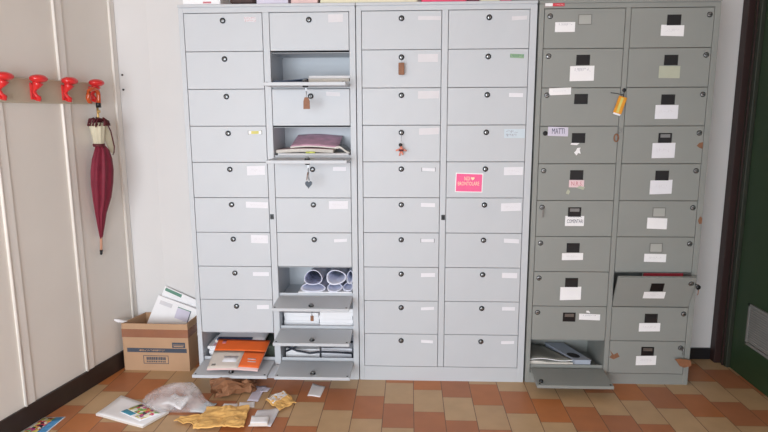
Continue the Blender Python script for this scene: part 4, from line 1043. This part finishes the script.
crumple('envelope_scrap', 'torn yellow envelope strip sticking out left of the large padded envelope', 'envelope', [(-0.815, -0.475), (-0.712, -0.505), (-0.690, -0.410), (-0.790, -0.440)], 0.004, M['kraft_yellow'], 0.014, 10, 4.0, edge=0.008, group=FG)
crumple('padded_envelope', 'small yellow envelope with white label near the lockers', 'envelope', [(-0.440, -0.268), (-0.350, -0.360), (-0.285, -0.285), (-0.372, -0.165)], 0.005, M['kraft_yellow'], 0.018, 12, 6.0, edge=0.010, group=FG, layers=[(0.02, 0.08, 0.44, 0.92, M['paper'])])
# white slips and sheets
flatthing('paper_slip', 'left one of two white slips above the large yellow envelope', 'paper', [(-0.640, -0.322), (-0.566, -0.326), (-0.572, -0.289), (-0.640, -0.291)], 0.0012, M['paper'], amp=0.002, seed=1, group=FG)
flatthing('paper_slip', 'right one of two white slips above the large yellow envelope', 'paper', [(-0.558, -0.326), (-0.482, -0.322), (-0.494, -0.266), (-0.566, -0.279)], 0.0014, M['paper'], amp=0.003, seed=2, group=FG)
flatthing('paper_strip', 'long white paper strip right of the brown paper bag', 'paper', [(-0.535, -0.262), (-0.480, -0.262), (-0.478, -0.098), (-0.530, -0.095)], 0.0012, M['paper_lilac'], amp=0.003, seed=3, group=FG, layers=[])
flatthing('paper_slip', 'short lilac white slip at the top of the long strip', 'paper', [(-0.492, -0.170), (-0.455, -0.166), (-0.448, -0.128), (-0.492, -0.112)], 0.0012, M['paper_lilac'], z=0.0048, amp=0.003, seed=4, group=FG)
flatthing('paper_sheet', 'large folded white sheet right of the large yellow envelope', 'paper', [(-0.462, -0.500), (-0.360, -0.500), (-0.352, -0.318), (-0.455, -0.368)], 0.003, M['paper_pale'], amp=0.010, seed=5, group=FG)
s = MB(); s.box(-0.452, -0.508, 0.001, -0.376, -0.440, 0.001 + 0.0, M['paper']) if False else None
s.sheet(bil([(-0.448, -0.520), (-0.370, -0.516), (-0.376, -0.450), (-0.458, -0.454)]), 4, 4, lambda u, v: 0.0155, 0.016, M['paper'], M['pages'])
tag(s.build('folded_paper'), 'bright white folded block lying on the large folded sheet', 'paper', FG)
flatthing('paper_note', 'small square white note alone on the floor below the left lockers', 'paper', [(-0.246, -0.196), (-0.180, -0.206), (-0.170, -0.098), (-0.242, -0.058)], 0.0012, M['paper'], amp=0.003, seed=6, group=FG)

# ------------------------------------------------------------------ camera, light
cam = bpy.data.cameras.new('camera'); co = bpy.data.objects.new('camera', cam); COL.objects.link(co)
f_, yaw, pitch, roll_ = 586.54, 0.0440876, 0.1713939, -0.0037198
cam.sensor_fit = 'HORIZONTAL'; cam.sensor_width = 36.0; cam.lens = f_ / 768 * 36.0; cam.clip_start = 0.02
cy, sy = math.cos(yaw), math.sin(yaw)
fw = Vector((-sy * math.cos(pitch), cy * math.cos(pitch), -math.sin(pitch))); r0 = Vector((cy, sy, 0)); u_ = r0.cross(fw)
r2 = r0 * math.cos(roll_) + u_ * math.sin(roll_); u2 = -r0 * math.sin(roll_) + u_ * math.cos(roll_)
mw = Matrix((r2, u2, -fw)).transposed().to_4x4(); mw.translation = Vector((0.26191, -2.92104, 1.39110))
co.matrix_world = mw
SC.camera = co

la = bpy.data.lights.new('window_daylight', 'AREA'); la.shape = 'RECTANGLE'; la.size = wx1 - wx0 - 0.1; la.size_y = wz1 - wz0 - 0.1
la.energy = 152; la.color = (0.89, 0.95, 1.0)
lo = bpy.data.objects.new('window_daylight', la); COL.objects.link(lo)
lo.location = ((wx0 + wx1) / 2, YF + 0.01, (wz0 + wz1) / 2); lo.rotation_euler = (math.radians(90), 0, 0)

wd = bpy.data.worlds.new('world'); SC.world = wd; wd.use_nodes = True
bg = wd.node_tree.nodes['Background']; bg.inputs[0].default_value = (0.75, 0.85, 1.0, 1); bg.inputs[1].default_value = 1.0
vs = SC.view_settings; vs.view_transform = 'Standard'; vs.look = 'None'; vs.gamma = 1.0; vs.use_curve_mapping = False
vs.exposure = 0.07
SC.cycles.max_bounces = 10; SC.cycles.diffuse_bounces = 6; SC.cycles.use_denoising = True
